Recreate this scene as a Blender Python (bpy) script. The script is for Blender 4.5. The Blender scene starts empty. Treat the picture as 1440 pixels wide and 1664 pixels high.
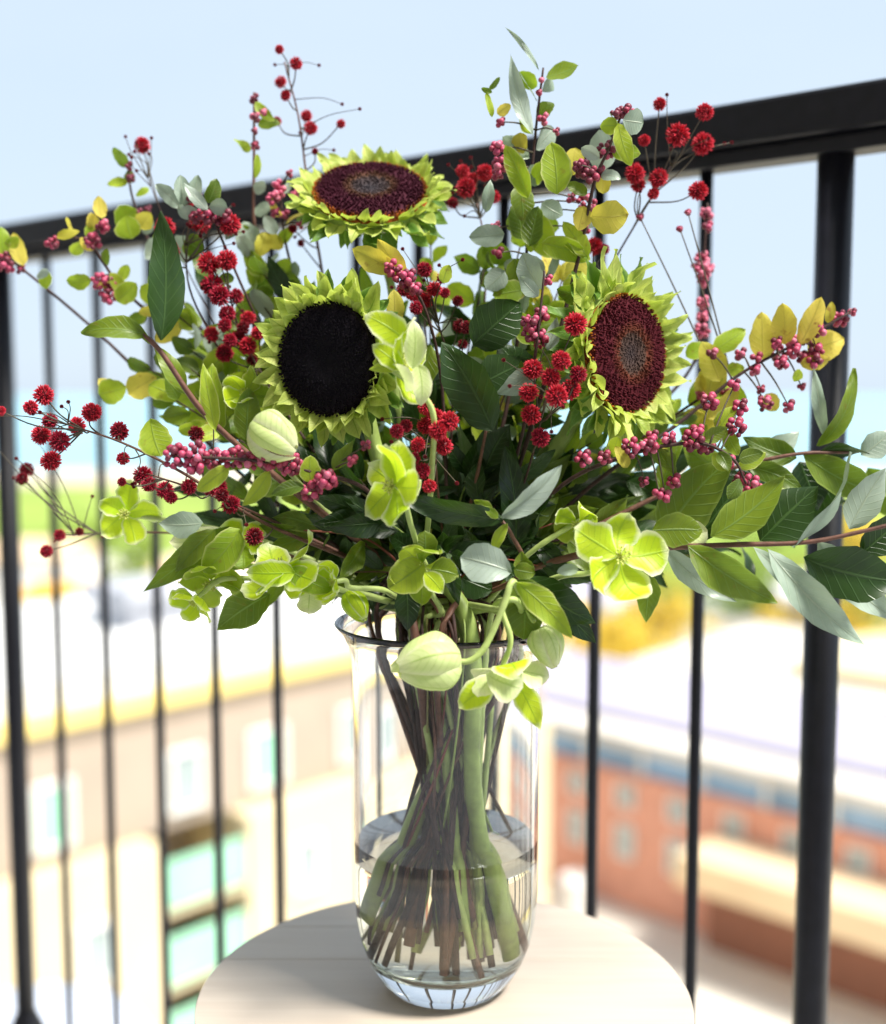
import bpy, bmesh, math, random
from mathutils import Vector as V, Matrix, Quaternion, noise
random.seed(7)
R = math.radians
sc = bpy.context.scene
col = sc.collection

# ------------------------------------------------------------------ camera
H = 22.0                       # eye height above the street
F = 1967.0                     # focal length in photo pixels
TH = math.atan(192 / F)        # slight downward pitch
camd = bpy.data.cameras.new('camera')
cam = bpy.data.objects.new('camera', camd); col.objects.link(cam)
cam.location = (0, 0, H); cam.rotation_euler = (math.pi / 2 - TH, 0, 0)
camd.sensor_fit = 'HORIZONTAL'; camd.sensor_width = 36
camd.lens = 36 * F / 1440; camd.clip_start = 0.05; camd.clip_end = 20000
camd.dof.use_dof = True; camd.dof.focus_distance = 0.845
camd.dof.aperture_fstop = 3.15; camd.dof.aperture_blades = 0
sc.camera = cam

# ------------------------------------------------------------------ light
w = bpy.data.worlds.new('World'); sc.world = w; w.use_nodes = True
nt = w.node_tree; nt.nodes.clear()
SUN_EL, SUN_AZ = R(58), R(120)      # azimuth clockwise from +Y: behind the camera
sky = nt.nodes.new('ShaderNodeTexSky'); sky.sky_type = 'NISHITA'; sky.sun_disc = False
sky.sun_elevation = SUN_EL; sky.sun_rotation = SUN_AZ
tc = nt.nodes.new('ShaderNodeTexCoord'); mp = nt.nodes.new('ShaderNodeMapping')
mp.inputs['Scale'].default_value = (1, 1, 4)
nz = nt.nodes.new('ShaderNodeTexNoise'); nz.inputs['Scale'].default_value = 2.2; nz.inputs['Detail'].default_value = 6
rp = nt.nodes.new('ShaderNodeMapRange'); rp.inputs['From Min'].default_value = .3; rp.inputs['From Max'].default_value = .75
rp.inputs['To Min'].default_value = .84; rp.inputs['To Max'].default_value = 1.0
mx = nt.nodes.new('ShaderNodeMix'); mx.data_type = 'RGBA'
mx.inputs['B'].default_value = (3.62, 4.3, 5.08, 1)      # thin high cloud veil
bg = nt.nodes.new('ShaderNodeBackground'); bg.inputs['Strength'].default_value = 0.08
out = nt.nodes.new('ShaderNodeOutputWorld')
L = nt.links.new
L(tc.outputs['Generated'], mp.inputs['Vector']); L(mp.outputs[0], nz.inputs['Vector'])
L(nz.outputs['Fac'], rp.inputs['Value']); L(rp.outputs[0], mx.inputs['Factor'])
L(sky.outputs[0], mx.inputs['A']); L(mx.outputs['Result'], bg.inputs['Color']); L(bg.outputs[0], out.inputs[0])
sd = bpy.data.lights.new('sun', 'SUN'); sd.energy = 3.2; sd.angle = R(14); sd.color = (1, .95, .87)
so = bpy.data.objects.new('sun', sd); col.objects.link(so)
sdir = V((math.sin(SUN_AZ) * math.cos(SUN_EL), math.cos(SUN_AZ) * math.cos(SUN_EL), math.sin(SUN_EL)))
so.rotation_euler = sdir.to_track_quat('Z', 'Y').to_euler(); so.location = (0, 0, 60)
sc.view_settings.view_transform = 'Standard'; sc.view_settings.look = 'None'
sc.view_settings.exposure = 1.36; sc.view_settings.gamma = 1; sc.view_settings.use_curve_mapping = False
sc.render.engine = 'CYCLES'
cy = sc.cycles
cy.max_bounces = 14; cy.transparent_max_bounces = 24; cy.transmission_bounces = 12; cy.glossy_bounces = 6; cy.diffuse_bounces = 5
cy.caustics_refractive = True; cy.caustics_reflective = False; cy.blur_glossy = 0.5; cy.sample_clamp_indirect = 8
cy.use_denoising = True
try: cy.denoiser = 'OPENIMAGEDENOISE'
except Exception: pass

# ------------------------------------------------------------------ helpers
_c, _s = math.cos(TH), math.sin(TH)
CAM = V((0, 0, H))
def at(px, py, Y):
    """world point at forward distance Y seen at this place of the 1440x1664 frame"""
    x = (px - 720) / F; y = (832 - py) / F
    d = V((x, _c + y * _s, -_s + y * _c))
    return CAM + d * (Y / d.y)
Y0 = 0.90                      # the vase's axis
def B(px, py, dy=0.0): return at(px, py, Y0 + dy)
PX = Y0 / F                    # one photo pixel at the bouquet, in metres

def tag(o, label=None, cat=None, group=None, kind=None):
    if label: o['label'] = label
    if cat: o['category'] = cat
    if group: o['group'] = group
    if kind: o['kind'] = kind
    return o
def empty(name, loc, label, cat, group=None):
    o = bpy.data.objects.new(name, None); o.location = loc; o.empty_display_size = .01
    col.objects.link(o); return tag(o, label, cat, group)
def wpos(o):
    p = V(o.location); q = o.parent
    while q: p = p + V(q.location); q = q.parent
    return p
def link(name, me, mat, parent=None, smooth=True):
    if mat and not me.materials: me.materials.append(mat)
    if smooth:
        me.polygons.foreach_set('use_smooth', [True] * len(me.polygons))
    o = bpy.data.objects.new(name, me); col.objects.link(o)
    if parent: o.parent = parent
    return o
def meshobj(name, verts, faces, mat, parent=None, smooth=True, uvs=None):
    """verts in world coordinates; the object stands unrotated at its parent's origin"""
    o0 = wpos(parent) if parent else V((0, 0, 0))
    me = bpy.data.meshes.new(name)
    me.from_pydata([tuple(V(v) - o0) for v in verts], [], faces)
    if uvs:
        ul = me.uv_layers.new(name='UVMap')
        for lp in me.loops: ul.data[lp.index].uv = uvs[lp.vertex_index]
    me.update()
    return link(name, me, mat, parent, smooth)
def spline(pts, n=8):
    pts = [V(p) for p in pts]
    if len(pts) < 3:
        return [pts[0].lerp(pts[-1], i / n) for i in range(n + 1)]
    P = [pts[0] * 2 - pts[1]] + pts + [pts[-1] * 2 - pts[-2]]
    r = []
    for i in range(1, len(P) - 2):
        a, b, c, d = P[i - 1:i + 3]
        for k in range(n):
            t = k / n
            r.append(.5 * ((2 * b) + (c - a) * t + (2 * a - 5 * b + 4 * c - d) * t * t + (3 * b - a - 3 * c + d) * t ** 3))
    r.append(pts[-1]); return r
def tube_geo(pts, r0, r1, sides=8, vs=None, fs=None, bump=0):
    vs = [] if vs is None else vs; fs = [] if fs is None else fs
    n = len(pts); base = len(vs)
    up = V((.3, .5, .8)).normalized()
    for i, p in enumerate(pts):
        t = (pts[min(i + 1, n - 1)] - pts[max(i - 1, 0)]).normalized()
        a = t.cross(up);
        if a.length < 1e-4: a = t.cross(V((1, 0, 0)))
        a.normalize(); b = t.cross(a)
        r = r0 + (r1 - r0) * i / max(1, n - 1)
        if bump: r *= 1 + bump * noise.noise(p * 120)
        for k in range(sides):
            an = 2 * math.pi * k / sides
            vs.append(p + (a * math.cos(an) + b * math.sin(an)) * r)
    for i in range(n - 1):
        for k in range(sides):
            a = base + i * sides + k; b = base + i * sides + (k + 1) % sides
            fs.append((a, b, b + sides, a + sides))
    fs.append(tuple(base + k for k in range(sides))[::-1])
    fs.append(tuple(base + (n - 1) * sides + k for k in range(sides)))
    return vs, fs
def tube(name, pts, r0, r1, mat, parent, sides=8, n=8, bump=.12):
    vs, fs = tube_geo(spline(pts, n), r0, r1, sides, bump=bump)
    return meshobj(name, vs, fs, mat, parent)
def box_geo(cx, cy_, cz, sx, sy, sz, M=None, vs=None, fs=None):
    vs = [] if vs is None else vs; fs = [] if fs is None else fs; b = len(vs)
    for x in (-1, 1):
        for y in (-1, 1):
            for z in (-1, 1):
                p = V((cx + x * sx / 2, cy_ + y * sy / 2, cz + z * sz / 2)); vs.append(M @ p if M else p)
    for f in ((0, 1, 3, 2), (4, 6, 7, 5), (0, 4, 5, 1), (2, 3, 7, 6), (0, 2, 6, 4), (1, 5, 7, 3)):
        fs.append(tuple(b + i for i in f))
    return vs, fs
def bevel(o, w, seg=2):
    m = o.modifiers.new('bevel', 'BEVEL'); m.width = w; m.segments = seg; m.limit_method = 'ANGLE'
def box(name, c, s, mat, parent=None, M=None, bev=0):
    vs, fs = box_geo(*c, *s, M=M); o = meshobj(name, vs, fs, mat, parent, smooth=False)
    if bev: bevel(o, bev)
    return o
def lathe(name, prof, cx, cyy, mat, parent=None, seg=96, close=False):
    vs, fs, rings = [], [], []
    for r, z in prof:
        if r < 1e-6: rings.append([len(vs)]); vs.append(V((cx, cyy, z)))
        else:
            rings.append(list(range(len(vs), len(vs) + seg)))
            for k in range(seg):
                a = 2 * math.pi * k / seg; vs.append(V((cx + r * math.cos(a), cyy + r * math.sin(a), z)))
    rr = rings + ([rings[0]] if close else [])
    for A, C in zip(rr[:-1], rr[1:]):
        for k in range(seg):
            k2 = (k + 1) % seg
            if len(A) == 1 and len(C) == 1: continue
            if len(A) == 1: fs.append((A[0], C[k2], C[k])[::-1])
            elif len(C) == 1: fs.append((A[k], A[k2], C[0]))
            else: fs.append((A[k], A[k2], C[k2], C[k]))
    o = meshobj(name, vs, fs, mat, parent)
    bm = bmesh.new(); bm.from_mesh(o.data); bmesh.ops.recalc_face_normals(bm, faces=bm.faces); bm.to_mesh(o.data); bm.free()
    return o

# ------------------------------------------------------------------ materials
def newmat(name):
    m = bpy.data.materials.new(name); m.use_nodes = True
    return m, m.node_tree, m.node_tree.nodes['Principled BSDF']
def N(t, k, **kw):
    n = t.nodes.new(k)
    for a, b in kw.items(): setattr(n, a, b)
    return n
def rampn(t, stops):
    r = N(t, 'ShaderNodeValToRGB'); e = r.color_ramp.elements
    while len(e) > 1: e.remove(e[-1])
    e[0].position = stops[0][0]; e[0].color = (*stops[0][1], 1)
    for p, c in stops[1:]: e.new(p).color = (*c, 1)
    return r
def plain(name, c, rough=.6, var=.15, scale=30, bump=0, metal=0, spec=.5, coord='Object'):
    m, t, b = newmat(name)
    tcn = N(t, 'ShaderNodeTexCoord'); nz = N(t, 'ShaderNodeTexNoise'); nz.inputs['Scale'].default_value = scale; nz.inputs['Detail'].default_value = 5
    t.links.new(tcn.outputs[coord], nz.inputs['Vector'])
    r = rampn(t, [(.25, tuple(x * (1 - var) for x in c)), (.75, tuple(min(1, x * (1 + var)) for x in c))])
    t.links.new(nz.outputs['Fac'], r.inputs[0]); t.links.new(r.outputs[0], b.inputs['Base Color'])
    b.inputs['Roughness'].default_value = rough; b.inputs['Metallic'].default_value = metal
    b.inputs['Specular IOR Level'].default_value = spec
    if bump:
        bp = N(t, 'ShaderNodeBump'); bp.inputs['Strength'].default_value = bump; bp.inputs['Distance'].default_value = .002
        t.links.new(nz.outputs['Fac'], bp.inputs['Height']); t.links.new(bp.outputs[0], b.inputs['Normal'])
    return m
def leafmat(name, c1, c2, vein, rough=.4, transl=.35, tcol=None, edge=None, back=None, spots=0, spec=.5, ef=.62):
    """c1..c2 base range by object; veins by UV; optional pale edge and paler underside"""
    m, t, b = newmat(name); lk = t.links.new
    oi = N(t, 'ShaderNodeObjectInfo'); uv = N(t, 'ShaderNodeTexCoord')
    r = rampn(t, [(0, c1), (1, c2)])
    nz = N(t, 'ShaderNodeTexNoise'); nz.inputs['Scale'].default_value = 75; nz.inputs['Detail'].default_value = 7; nz.inputs['Roughness'].default_value = .62
    lk(uv.outputs['Object'], nz.inputs['Vector'])
    ad = N(t, 'ShaderNodeMath', operation='MULTIPLY_ADD'); lk(nz.outputs['Fac'], ad.inputs[0]); ad.inputs[1].default_value = 1.1
    su = N(t, 'ShaderNodeMath', operation='MULTIPLY_ADD'); lk(oi.outputs['Random'], su.inputs[0]); su.inputs[1].default_value = .8; su.inputs[2].default_value = -.45
    lk(su.outputs[0], ad.inputs[2]); lk(ad.outputs[0], r.inputs[0])
    sep = N(t, 'ShaderNodeSeparateXYZ'); lk(uv.outputs['UV'], sep.inputs[0])
    # |s| 0 at the midrib, 1 at the edge
    a1 = N(t, 'ShaderNodeMath', operation='MULTIPLY_ADD'); lk(sep.outputs[1], a1.inputs[0]); a1.inputs[1].default_value = 2; a1.inputs[2].default_value = -1
    ab = N(t, 'ShaderNodeMath', operation='ABSOLUTE'); lk(a1.outputs[0], ab.inputs[0])
    # side veins: sin((t*k - |s|*q))
    k1 = N(t, 'ShaderNodeMath', operation='MULTIPLY'); lk(sep.outputs[0], k1.inputs[0]); k1.inputs[1].default_value = 52
    k2 = N(t, 'ShaderNodeMath', operation='MULTIPLY_ADD'); lk(ab.outputs[0], k2.inputs[0]); k2.inputs[1].default_value = -11; lk(k1.outputs[0], k2.inputs[2])
    k3 = N(t, 'ShaderNodeMath', operation='SINE'); lk(k2.outputs[0], k3.inputs[0])
    mr = N(t, 'ShaderNodeMapRange'); lk(k3.outputs[0], mr.inputs['Value']); mr.inputs['From Min'].default_value = .86; mr.inputs['From Max'].default_value = 1; mr.inputs['To Max'].default_value = .4
    mid = N(t, 'ShaderNodeMapRange'); lk(ab.outputs[0], mid.inputs['Value']); mid.inputs['From Min'].default_value = .02; mid.inputs['From Max'].default_value = .07; mid.inputs['To Min'].default_value = .85; mid.inputs['To Max'].default_value = 0
    vm = N(t, 'ShaderNodeMath', operation='MAXIMUM'); lk(mr.outputs[0], vm.inputs[0]); lk(mid.outputs[0], vm.inputs[1])
    mc = N(t, 'ShaderNodeMix', data_type='RGBA'); lk(vm.outputs[0], mc.inputs['Factor']); lk(r.outputs[0], mc.inputs['A']); mc.inputs['B'].default_value = (*vein, 1)
    colr = mc.outputs['Result']
    if edge:
        em = N(t, 'ShaderNodeMath', operation='MAXIMUM')
        tt = N(t, 'ShaderNodeMapRange'); lk(sep.outputs[0], tt.inputs['Value']); tt.inputs['From Min'].default_value = min(.95, ef + .1); tt.inputs['From Max'].default_value = 1
        ee = N(t, 'ShaderNodeMapRange'); lk(ab.outputs[0], ee.inputs['Value']); ee.inputs['From Min'].default_value = ef; ee.inputs['From Max'].default_value = 1
        lk(tt.outputs[0], em.inputs[0]); lk(ee.outputs[0], em.inputs[1])
        ec = N(t, 'ShaderNodeMix', data_type='RGBA'); lk(em.outputs[0], ec.inputs['Factor']); lk(colr, ec.inputs['A']); ec.inputs['B'].default_value = (*edge, 1); colr = ec.outputs['Result']
    if spots:
        sn = N(t, 'ShaderNodeTexNoise'); sn.inputs['Scale'].default_value = 160; lk(uv.outputs['Object'], sn.inputs['Vector'])
        sm = N(t, 'ShaderNodeMapRange'); lk(sn.outputs['Fac'], sm.inputs['Value']); sm.inputs['From Min'].default_value = .64; sm.inputs['From Max'].default_value = .74; sm.inputs['To Max'].default_value = spots
        s2 = N(t, 'ShaderNodeMix', data_type='RGBA'); lk(sm.outputs[0], s2.inputs['Factor']); lk(colr, s2.inputs['A']); s2.inputs['B'].default_value = (.22, .07, .02, 1); colr = s2.outputs['Result']
    if back:
        ge = N(t, 'ShaderNodeNewGeometry'); bk = N(t, 'ShaderNodeMix', data_type='RGBA')
        lk(ge.outputs['Backfacing'], bk.inputs['Factor']); lk(colr, bk.inputs['A']); bk.inputs['B'].default_value = (*back, 1); colr = bk.outputs['Result']
    lk(colr, b.inputs['Base Color']); b.inputs['Roughness'].default_value = rough; b.inputs['Specular IOR Level'].default_value = spec
    bp = N(t, 'ShaderNodeBump'); bp.inputs['Strength'].default_value = .6; bp.inputs['Distance'].default_value = .0008
    lk(vm.outputs[0], bp.inputs['Height']); lk(bp.outputs[0], b.inputs['Normal'])
    tr = N(t, 'ShaderNodeBsdfTranslucent')
    if tcol:
        tm = N(t, 'ShaderNodeMix', data_type='RGBA'); tm.inputs['Factor'].default_value = .5; lk(colr, tm.inputs['A']); tm.inputs['B'].default_value = (*tcol, 1); lk(tm.outputs['Result'], tr.inputs[0])
    else: lk(colr, tr.inputs[0])
    ms = N(t, 'ShaderNodeMixShader'); ms.inputs[0].default_value = transl
    lk(b.outputs[0], ms.inputs[1]); lk(tr.outputs[0], ms.inputs[2])
    lk(ms.outputs[0], t.nodes['Material Output'].inputs[0])
    return m
LM = {
 'D': leafmat('dark_laurel', (.007, .022, .005), (.024, .060, .010), (.055, .11, .03), .34, .2, (.08, .19, .01), spec=.45, back=(.13, .19, .09)),
 'M': leafmat('mid_green_leaf', (.055, .10, .006), (.19, .26, .016), (.17, .27, .06), .42, .38, (.26, .45, .02), edge=(.24, .32, .06), ef=.86, spots=.35, back=(.17, .26, .08)),
 'L': leafmat('lime_leaf', (.20, .33, .012), (.44, .54, .04), (.25, .36, .06), .5, .45, (.45, .62, .03), edge=(.58, .62, .22), ef=.84, spots=.45),
 'Y': leafmat('yellow_leaf', (.45, .44, .04), (.74, .60, .11), (.46, .40, .07), .6, .45, (.85, .72, .08), spots=.8),
 'G': leafmat('grey_green_leaf', (.25, .34, .26), (.42, .50, .44), (.38, .45, .34), .36, .25, (.38, .50, .22), back=(.30, .40, .27)),
 'H': leafmat('hellebore_petal', (.40, .60, .008), (.62, .76, .03), (.34, .54, .03), .45, .45, (.62, .82, .03), edge=(.88, .90, .66), ef=.74),
 'P': leafmat('pale_petal', (.58, .70, .26), (.72, .80, .42), (.42, .58, .16), .5, .38, (.70, .80, .30), edge=(.82, .82, .58)),
 'S': leafmat('sunflower_petal', (.36, .47, .06), (.70, .74, .22), (.22, .38, .04), .55, .42, (.55, .70, .05), edge=(.60, .72, .18)),
 'SG': leafmat('sunflower_bract', (.06, .16, .015), (.13, .27, .03), (.16, .28, .06), .55, .3, (.25, .42, .03), edge=(.25, .40, .08)),
}
M_twig = plain('brown_twig', (.045, .018, .014), .7, .4, 200, .4)
M_twigr = plain('reddish_twig', (.13, .055, .035), .6, .35, 200, .3)
M_gstem = plain('green_stem', (.30, .40, .10), .5, .3, 90, .2)
M_pstem = plain('pale_green_stem', (.40, .50, .16), .5, .25, 90, .2)
M_thin = plain('thin_dark_stem', (.075, .06, .035), .6, .3, 200)
M_olive = plain('olive_stem', (.24, .23, .075), .55, .3, 120, .2)
M_redst = plain('red_brown_stem', (.24, .06, .035), .55, .35, 150, .25)
M_cut = plain('pale_cut_wood', (.55, .42, .2), .7, .2, 300)
M_berry = []
for i, c in enumerate([(.32, .018, .065), (.44, .038, .115), (.17, .010, .04), (.56, .10, .19)]):
    m, t, b = newmat('coral_berry_%s' % 'abcd'[i])
    nz = N(t, 'ShaderNodeTexNoise'); nz.inputs['Scale'].default_value = 260
    tcn = N(t, 'ShaderNodeTexCoord'); t.links.new(tcn.outputs['Object'], nz.inputs['Vector'])
    r = rampn(t, [(.3, tuple(x * .6 for x in c)), (.75, (min(1, c[0] * 1.5), c[1] * 2 + .02, c[2] * 1.8))])
    t.links.new(nz.outputs['Fac'], r.inputs[0]); t.links.new(r.outputs[0], b.inputs['Base Color'])
    b.inputs['Roughness'].default_value = .5; b.inputs['Subsurface Weight'].default_value = .15; b.inputs['Subsurface Radius'].default_value = (.002, .0006, .0006)
    M_berry.append(m)
def pommat(name, inner, tip):
    m, t, b = newmat(name); tcn = N(t, 'ShaderNodeTexCoord')
    ln = N(t, 'ShaderNodeVectorMath', operation='LENGTH'); t.links.new(tcn.outputs['Object'], ln.inputs[0])
    r = rampn(t, [(.45, inner), (.75, tuple((a + 2 * c) / 3 for a, c in zip(inner, tip))), (1.0, tip)])  # darker inwards: shade deep between the florets is put into the colour
    t.links.new(ln.outputs['Value'], r.inputs[0]); t.links.new(r.outputs[0], b.inputs['Base Color'])
    b.inputs['Roughness'].default_value = .55
    tr = N(t, 'ShaderNodeBsdfTranslucent'); t.links.new(r.outputs[0], tr.inputs[0]); ms = N(t, 'ShaderNodeMixShader'); ms.inputs[0].default_value = .3
    t.links.new(b.outputs[0], ms.inputs[1]); t.links.new(tr.outputs[0], ms.inputs[2]); t.links.new(ms.outputs[0], t.nodes['Material Output'].inputs[0])
    return m
M_pom = [pommat('bright_red_floret', (.14, .002, .010), (.85, .04, .08)), pommat('crimson_floret', (.08, .002, .008), (.62, .02, .065)),
         pommat('dark_red_floret', (.04, .001, .004), (.34, .010, .028))]
M_stamen = plain('pale_stamen', (.62, .66, .18), .6, .2, 300)

# ------------------------------------------------------------------ plant pieces
def prof(kind, t):
    if kind == 'lance': return max(0, math.sin(math.pi * t ** .8)) ** .95
    if kind == 'oval': return max(0, math.sin(math.pi * t ** .85)) ** .62
    if kind == 'round': return max(0, math.sin(math.pi * t ** 1.25)) ** .55
    if kind == 'sun': return (min(1, t * 2.5 + .5)) * max(0, 1 - t ** 2.0) ** .95
def leaf(parent, base, tip, width, normal, mat='M', shape='lance', rag=.12, bend=.08, fold=.15, wave=.045, twist=0., name='leaf', n=12, m=6, petiole=True, droop=0.):
    base, tip = V(base), V(tip); ax = tip - base; Ln = ax.length
    if Ln < 1e-5: return
    ax.normalize(); nrm = V(normal); nrm = nrm - ax * nrm.dot(ax)
    if nrm.length < 1e-4: nrm = ax.orthogonal()
    nrm.normalize(); side = ax.cross(nrm)
    ph = random.uniform(0, 6.3); ph2 = random.uniform(0, 6.3); curve = random.uniform(-.06, .06)
    vs, uv, fs = [], [], []
    for i in range(n + 1):
        t = i / n; pw = prof(shape, t) * width / 2
        tw = twist * (t - .3); sd = side * math.cos(tw) + nrm * math.sin(tw); nn = nrm * math.cos(tw) - side * math.sin(tw)
        c = base + ax * (Ln * t) + nrm * (bend * Ln * 4 * t * (1 - t)) + side * (curve * Ln * 4 * t * (1 - t)) + V((0, 0, -1)) * (droop * Ln * t * t)
        for j in range(m + 1):
            s = j / m * 2 - 1
            jag = 1 + .04 * math.sin(t * 23 + ph2 + s) + rag * noise.noise(V((t * 3.2 + ph, (1 if s > 0 else -1) * 2.0, ph2)))
            vs.append(c + sd * (s * pw * jag) + nn * (fold * abs(s) * pw + wave * Ln * math.sin(t * 7 + ph + (s > 0) * 2) * s * s))
            uv.append((t, (s + 1) / 2))
    for i in range(n):
        for j in range(m):
            a = i * (m + 1) + j; fs.append((a, a + 1, a + m + 2, a + m + 1))
    return meshobj(name, vs, fs, LM[mat], parent, uvs=uv)
def facing(p, roll=0., ax=None, jit=0.):
    n = (CAM - V(p)).normalized()
    if jit: n = (n + V([random.gauss(0, jit) for _ in range(3)])).normalized()
    if roll and ax is not None: n = Quaternion(V(ax).normalized(), roll) @ n
    return n
def pl(parent, bx, by, tx, ty, wd, mat='M', dy=0., dy2=None, shape='lance', roll=0., **k):
    """a leaf from (bx,by) to (tx,ty), width wd in photo pixels"""
    b = B(bx, by, dy); t = B(tx, ty, dy if dy2 is None else dy2)
    return leaf(parent, b, t, wd * PX * (1 + dy / Y0), facing(b, R(roll), t - b), mat, shape, **k)

# shared pieces: a berry and three fuzzy flower heads
def ico(sub, r=1.0, lump=0):
    bm = bmesh.new(); bmesh.ops.create_icosphere(bm, subdivisions=sub, radius=r)
    if lump:
        for v in bm.verts: v.co *= 1 + lump * noise.noise(v.co * 2.3)
    vs = [v.co.copy() for v in bm.verts]; fs = [tuple(v.index for v in f.verts) for f in bm.faces]; bm.free(); return vs, fs
BERRY = []
for m in M_berry:
    vs, fs = ico(2, 1, .1); me = bpy.data.meshes.new('berry'); 
    tipi = max(range(len(vs)), key=lambda i: vs[i].z); vs[tipi] = vs[tipi] * 1.25
    me.from_pydata([tuple(v) for v in vs], [], fs); me.materials.append(m)
    me.polygons.foreach_set('use_smooth', [True] * len(me.polygons)); BERRY.append(me)
def floret_mesh(mat, seed, nsp=230):
    rr = random.Random(seed); vs, fs = ico(2, .55, .1)
    vs = list(vs); fs = list(fs); ga = math.pi * (3 - 5 ** .5)
    for i in range(nsp):
        z = 1 - 2 * (i + .5) / nsp
        r = math.sqrt(1 - z * z); d = V((r * math.cos(ga * i), r * math.sin(ga * i), z))
        d = (d + V([rr.gauss(0, .10) for _ in range(3)])).normalized()
        Ln = rr.uniform(.86, 1.06)
        a = d.orthogonal().normalized(); a = Quaternion(d, rr.uniform(0, 6.3)) @ a; b = d.cross(a); b0 = len(vs)
        for (rad, q) in ((.035, .48), (.066, .82 * Ln)):
            for k in range(4):
                an = math.pi / 2 * k; vs.append(d * q + (a * math.cos(an) * 1.2 + b * math.sin(an) * .7) * rad)
        vs.append(d * Ln)
        for k in range(4):
            k2 = (k + 1) % 4; fs.append((b0 + k, b0 + k2, b0 + 4 + k2, b0 + 4 + k)); fs.append((b0 + 4 + k, b0 + 4 + k2, b0 + 8))
    me = bpy.data.meshes.new('flower_head'); me.from_pydata([tuple(v) for v in vs], [], fs); me.materials.append(mat)
    return me
POM = [[floret_mesh(m, 10 * i + j) for j in range(2)] for i, m in enumerate(M_pom)]
def place(name, me, parent, p, s, rot=True):
    o = bpy.data.objects.new(name, me); col.objects.link(o); o.parent = parent
    o.location = V(p) - wpos(parent)
    o.rotation_mode = 'QUATERNION'
    if rot: o.rotation_quaternion = Quaternion([random.gauss(0, 1) for _ in range(4)]).normalized()
    o.scale = s if hasattr(s, '__len__') else (s, s, s); return o
def berries(parent, px, py, r, dy, tone=None):
    c = B(px, py, dy); rad = r * PX; br = .0025 if r > 8 else .0020
    rad *= 1.22; n = max(4, int((rad / br) ** 2 * 1.2)); n = min(n, 28); ga = 2.39996
    for i in range(n):
        z = 1 - 2 * (i + .5) / n; q = math.sqrt(max(0, 1 - z * z)); d = V((q * math.cos(ga * i), q * math.sin(ga * i), z))
        p = c + d * (rad - br * .6) * random.uniform(.72, 1.0)
        tn = random.choices(range(4), (4, 4, 3, 1) if tone is None else tone)[0]
        place('berry', BERRY[tn], parent, p, br * random.uniform(.75, 1.2))
def pom(parent, px, py, r, dy, tone):
    me = random.choice(POM[tone]); s = r * PX * (1 + dy / Y0) * random.uniform(.97, 1.06)
    return place('flower_head', me, parent, B(px, py, dy), (s * random.uniform(.93, 1.05), s, s * random.uniform(.9, 1.05)))

# ------------------------------------------------------------------ vase geometry figures
VX = (725 - 720) / F * Y0
TABLE_Z = at(725, 1648, Y0 - .047).z
RIM_Z = at(725, 1012, Y0).z
WATER_Z = at(725, 1357, Y0).z
FLOOR_IN = TABLE_Z + .021
def inner_r(z):
    h = z - TABLE_Z
    if h < .075: return .046 + .0215 * math.sin(min(1, max(0, (h - .02) / .055)) * math.pi / 2)
    return .0675
def neck(a=None, r=None):
    a = random.uniform(0, 6.28) if a is None else a; r = .060 * math.sqrt(random.random()) if r is None else r
    return V((VX + r * math.cos(a), Y0 + r * math.sin(a), RIM_Z))
def stem_path(target_pts, nk=None, bt=None, spread=.056, lift=.03):
    """from the bottom of the vase, crossing over, through the neck, and on to target points"""
    nk = nk or neck()
    if bt is None:
        d = V((VX, Y0, 0)) - V((nk.x, nk.y, 0)); a = random.uniform(0, 6.28)
        r = spread * math.sqrt(random.uniform(.05, 1)); bt = V((VX + r * .8 * math.cos(a) + d.x * .45, Y0 + r * .8 * math.sin(a) + d.y * .45, FLOOR_IN + random.uniform(.004, lift)))
        q = V((bt.x - VX, bt.y - Y0, 0)); mr = inner_r(bt.z) - .006
        if q.length > mr: q = q * (mr / q.length); bt = V((VX + q.x, Y0 + q.y, bt.z))
    md = bt.lerp(nk, .5) + V((random.gauss(0, .004), random.gauss(0, .004), 0))
    return [bt, md, nk] + list(target_pts)
def root_at(name, p, label, cat, group=None): return empty(name, p, label, cat, group)

# ------------------------------------------------------------------ the setting: far ground
def sheet(name, pts, z, mat, thick=0):
    vs = [V((x, y, z)) for x, y in pts]; o = meshobj(name, vs, [tuple(range(len(vs)))], mat, smooth=False); return tag(o, kind='structure')
M_ground = plain('pale_paving_ground', (.72, .68, .60), .9, .12, .15, coord='Object')
M_grass = plain('meadow', (.24, .33, .05), .95, .3, .05)
M_sand = plain('beach_sand', (.52, .46, .33), .95, .1, .05)
M_sea = plain('turquoise_sea', (.26, .47, .54), .35, .12, .004)
M_road = plain('street_asphalt', (.32, .31, .32), .9, .12, .5)
sheet('ground', [(-9000, -60), (9000, -60), (9000, 165), (-9000, 165)], 0, M_ground)
sheet('meadow', [(-9000, 165), (9000, 165), (9000, 290), (-9000, 290)], 0, M_grass)
sheet('beach', [(-9000, 290), (9000, 290), (9000, 350), (-9000, 350)], 0, M_sand)
sheet('sea', [(-9000, 350), (9000, 350), (9000, 12000), (-9000, 12000)], 0, M_sea)
sheet('lawn', [(4, 104), (260, 104), (260, 166), (4, 166)], .004, M_grass)
sheet('road', [(-60, 56), (60, 78), (60, 84), (-60, 62)], .008, M_road)

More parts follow.
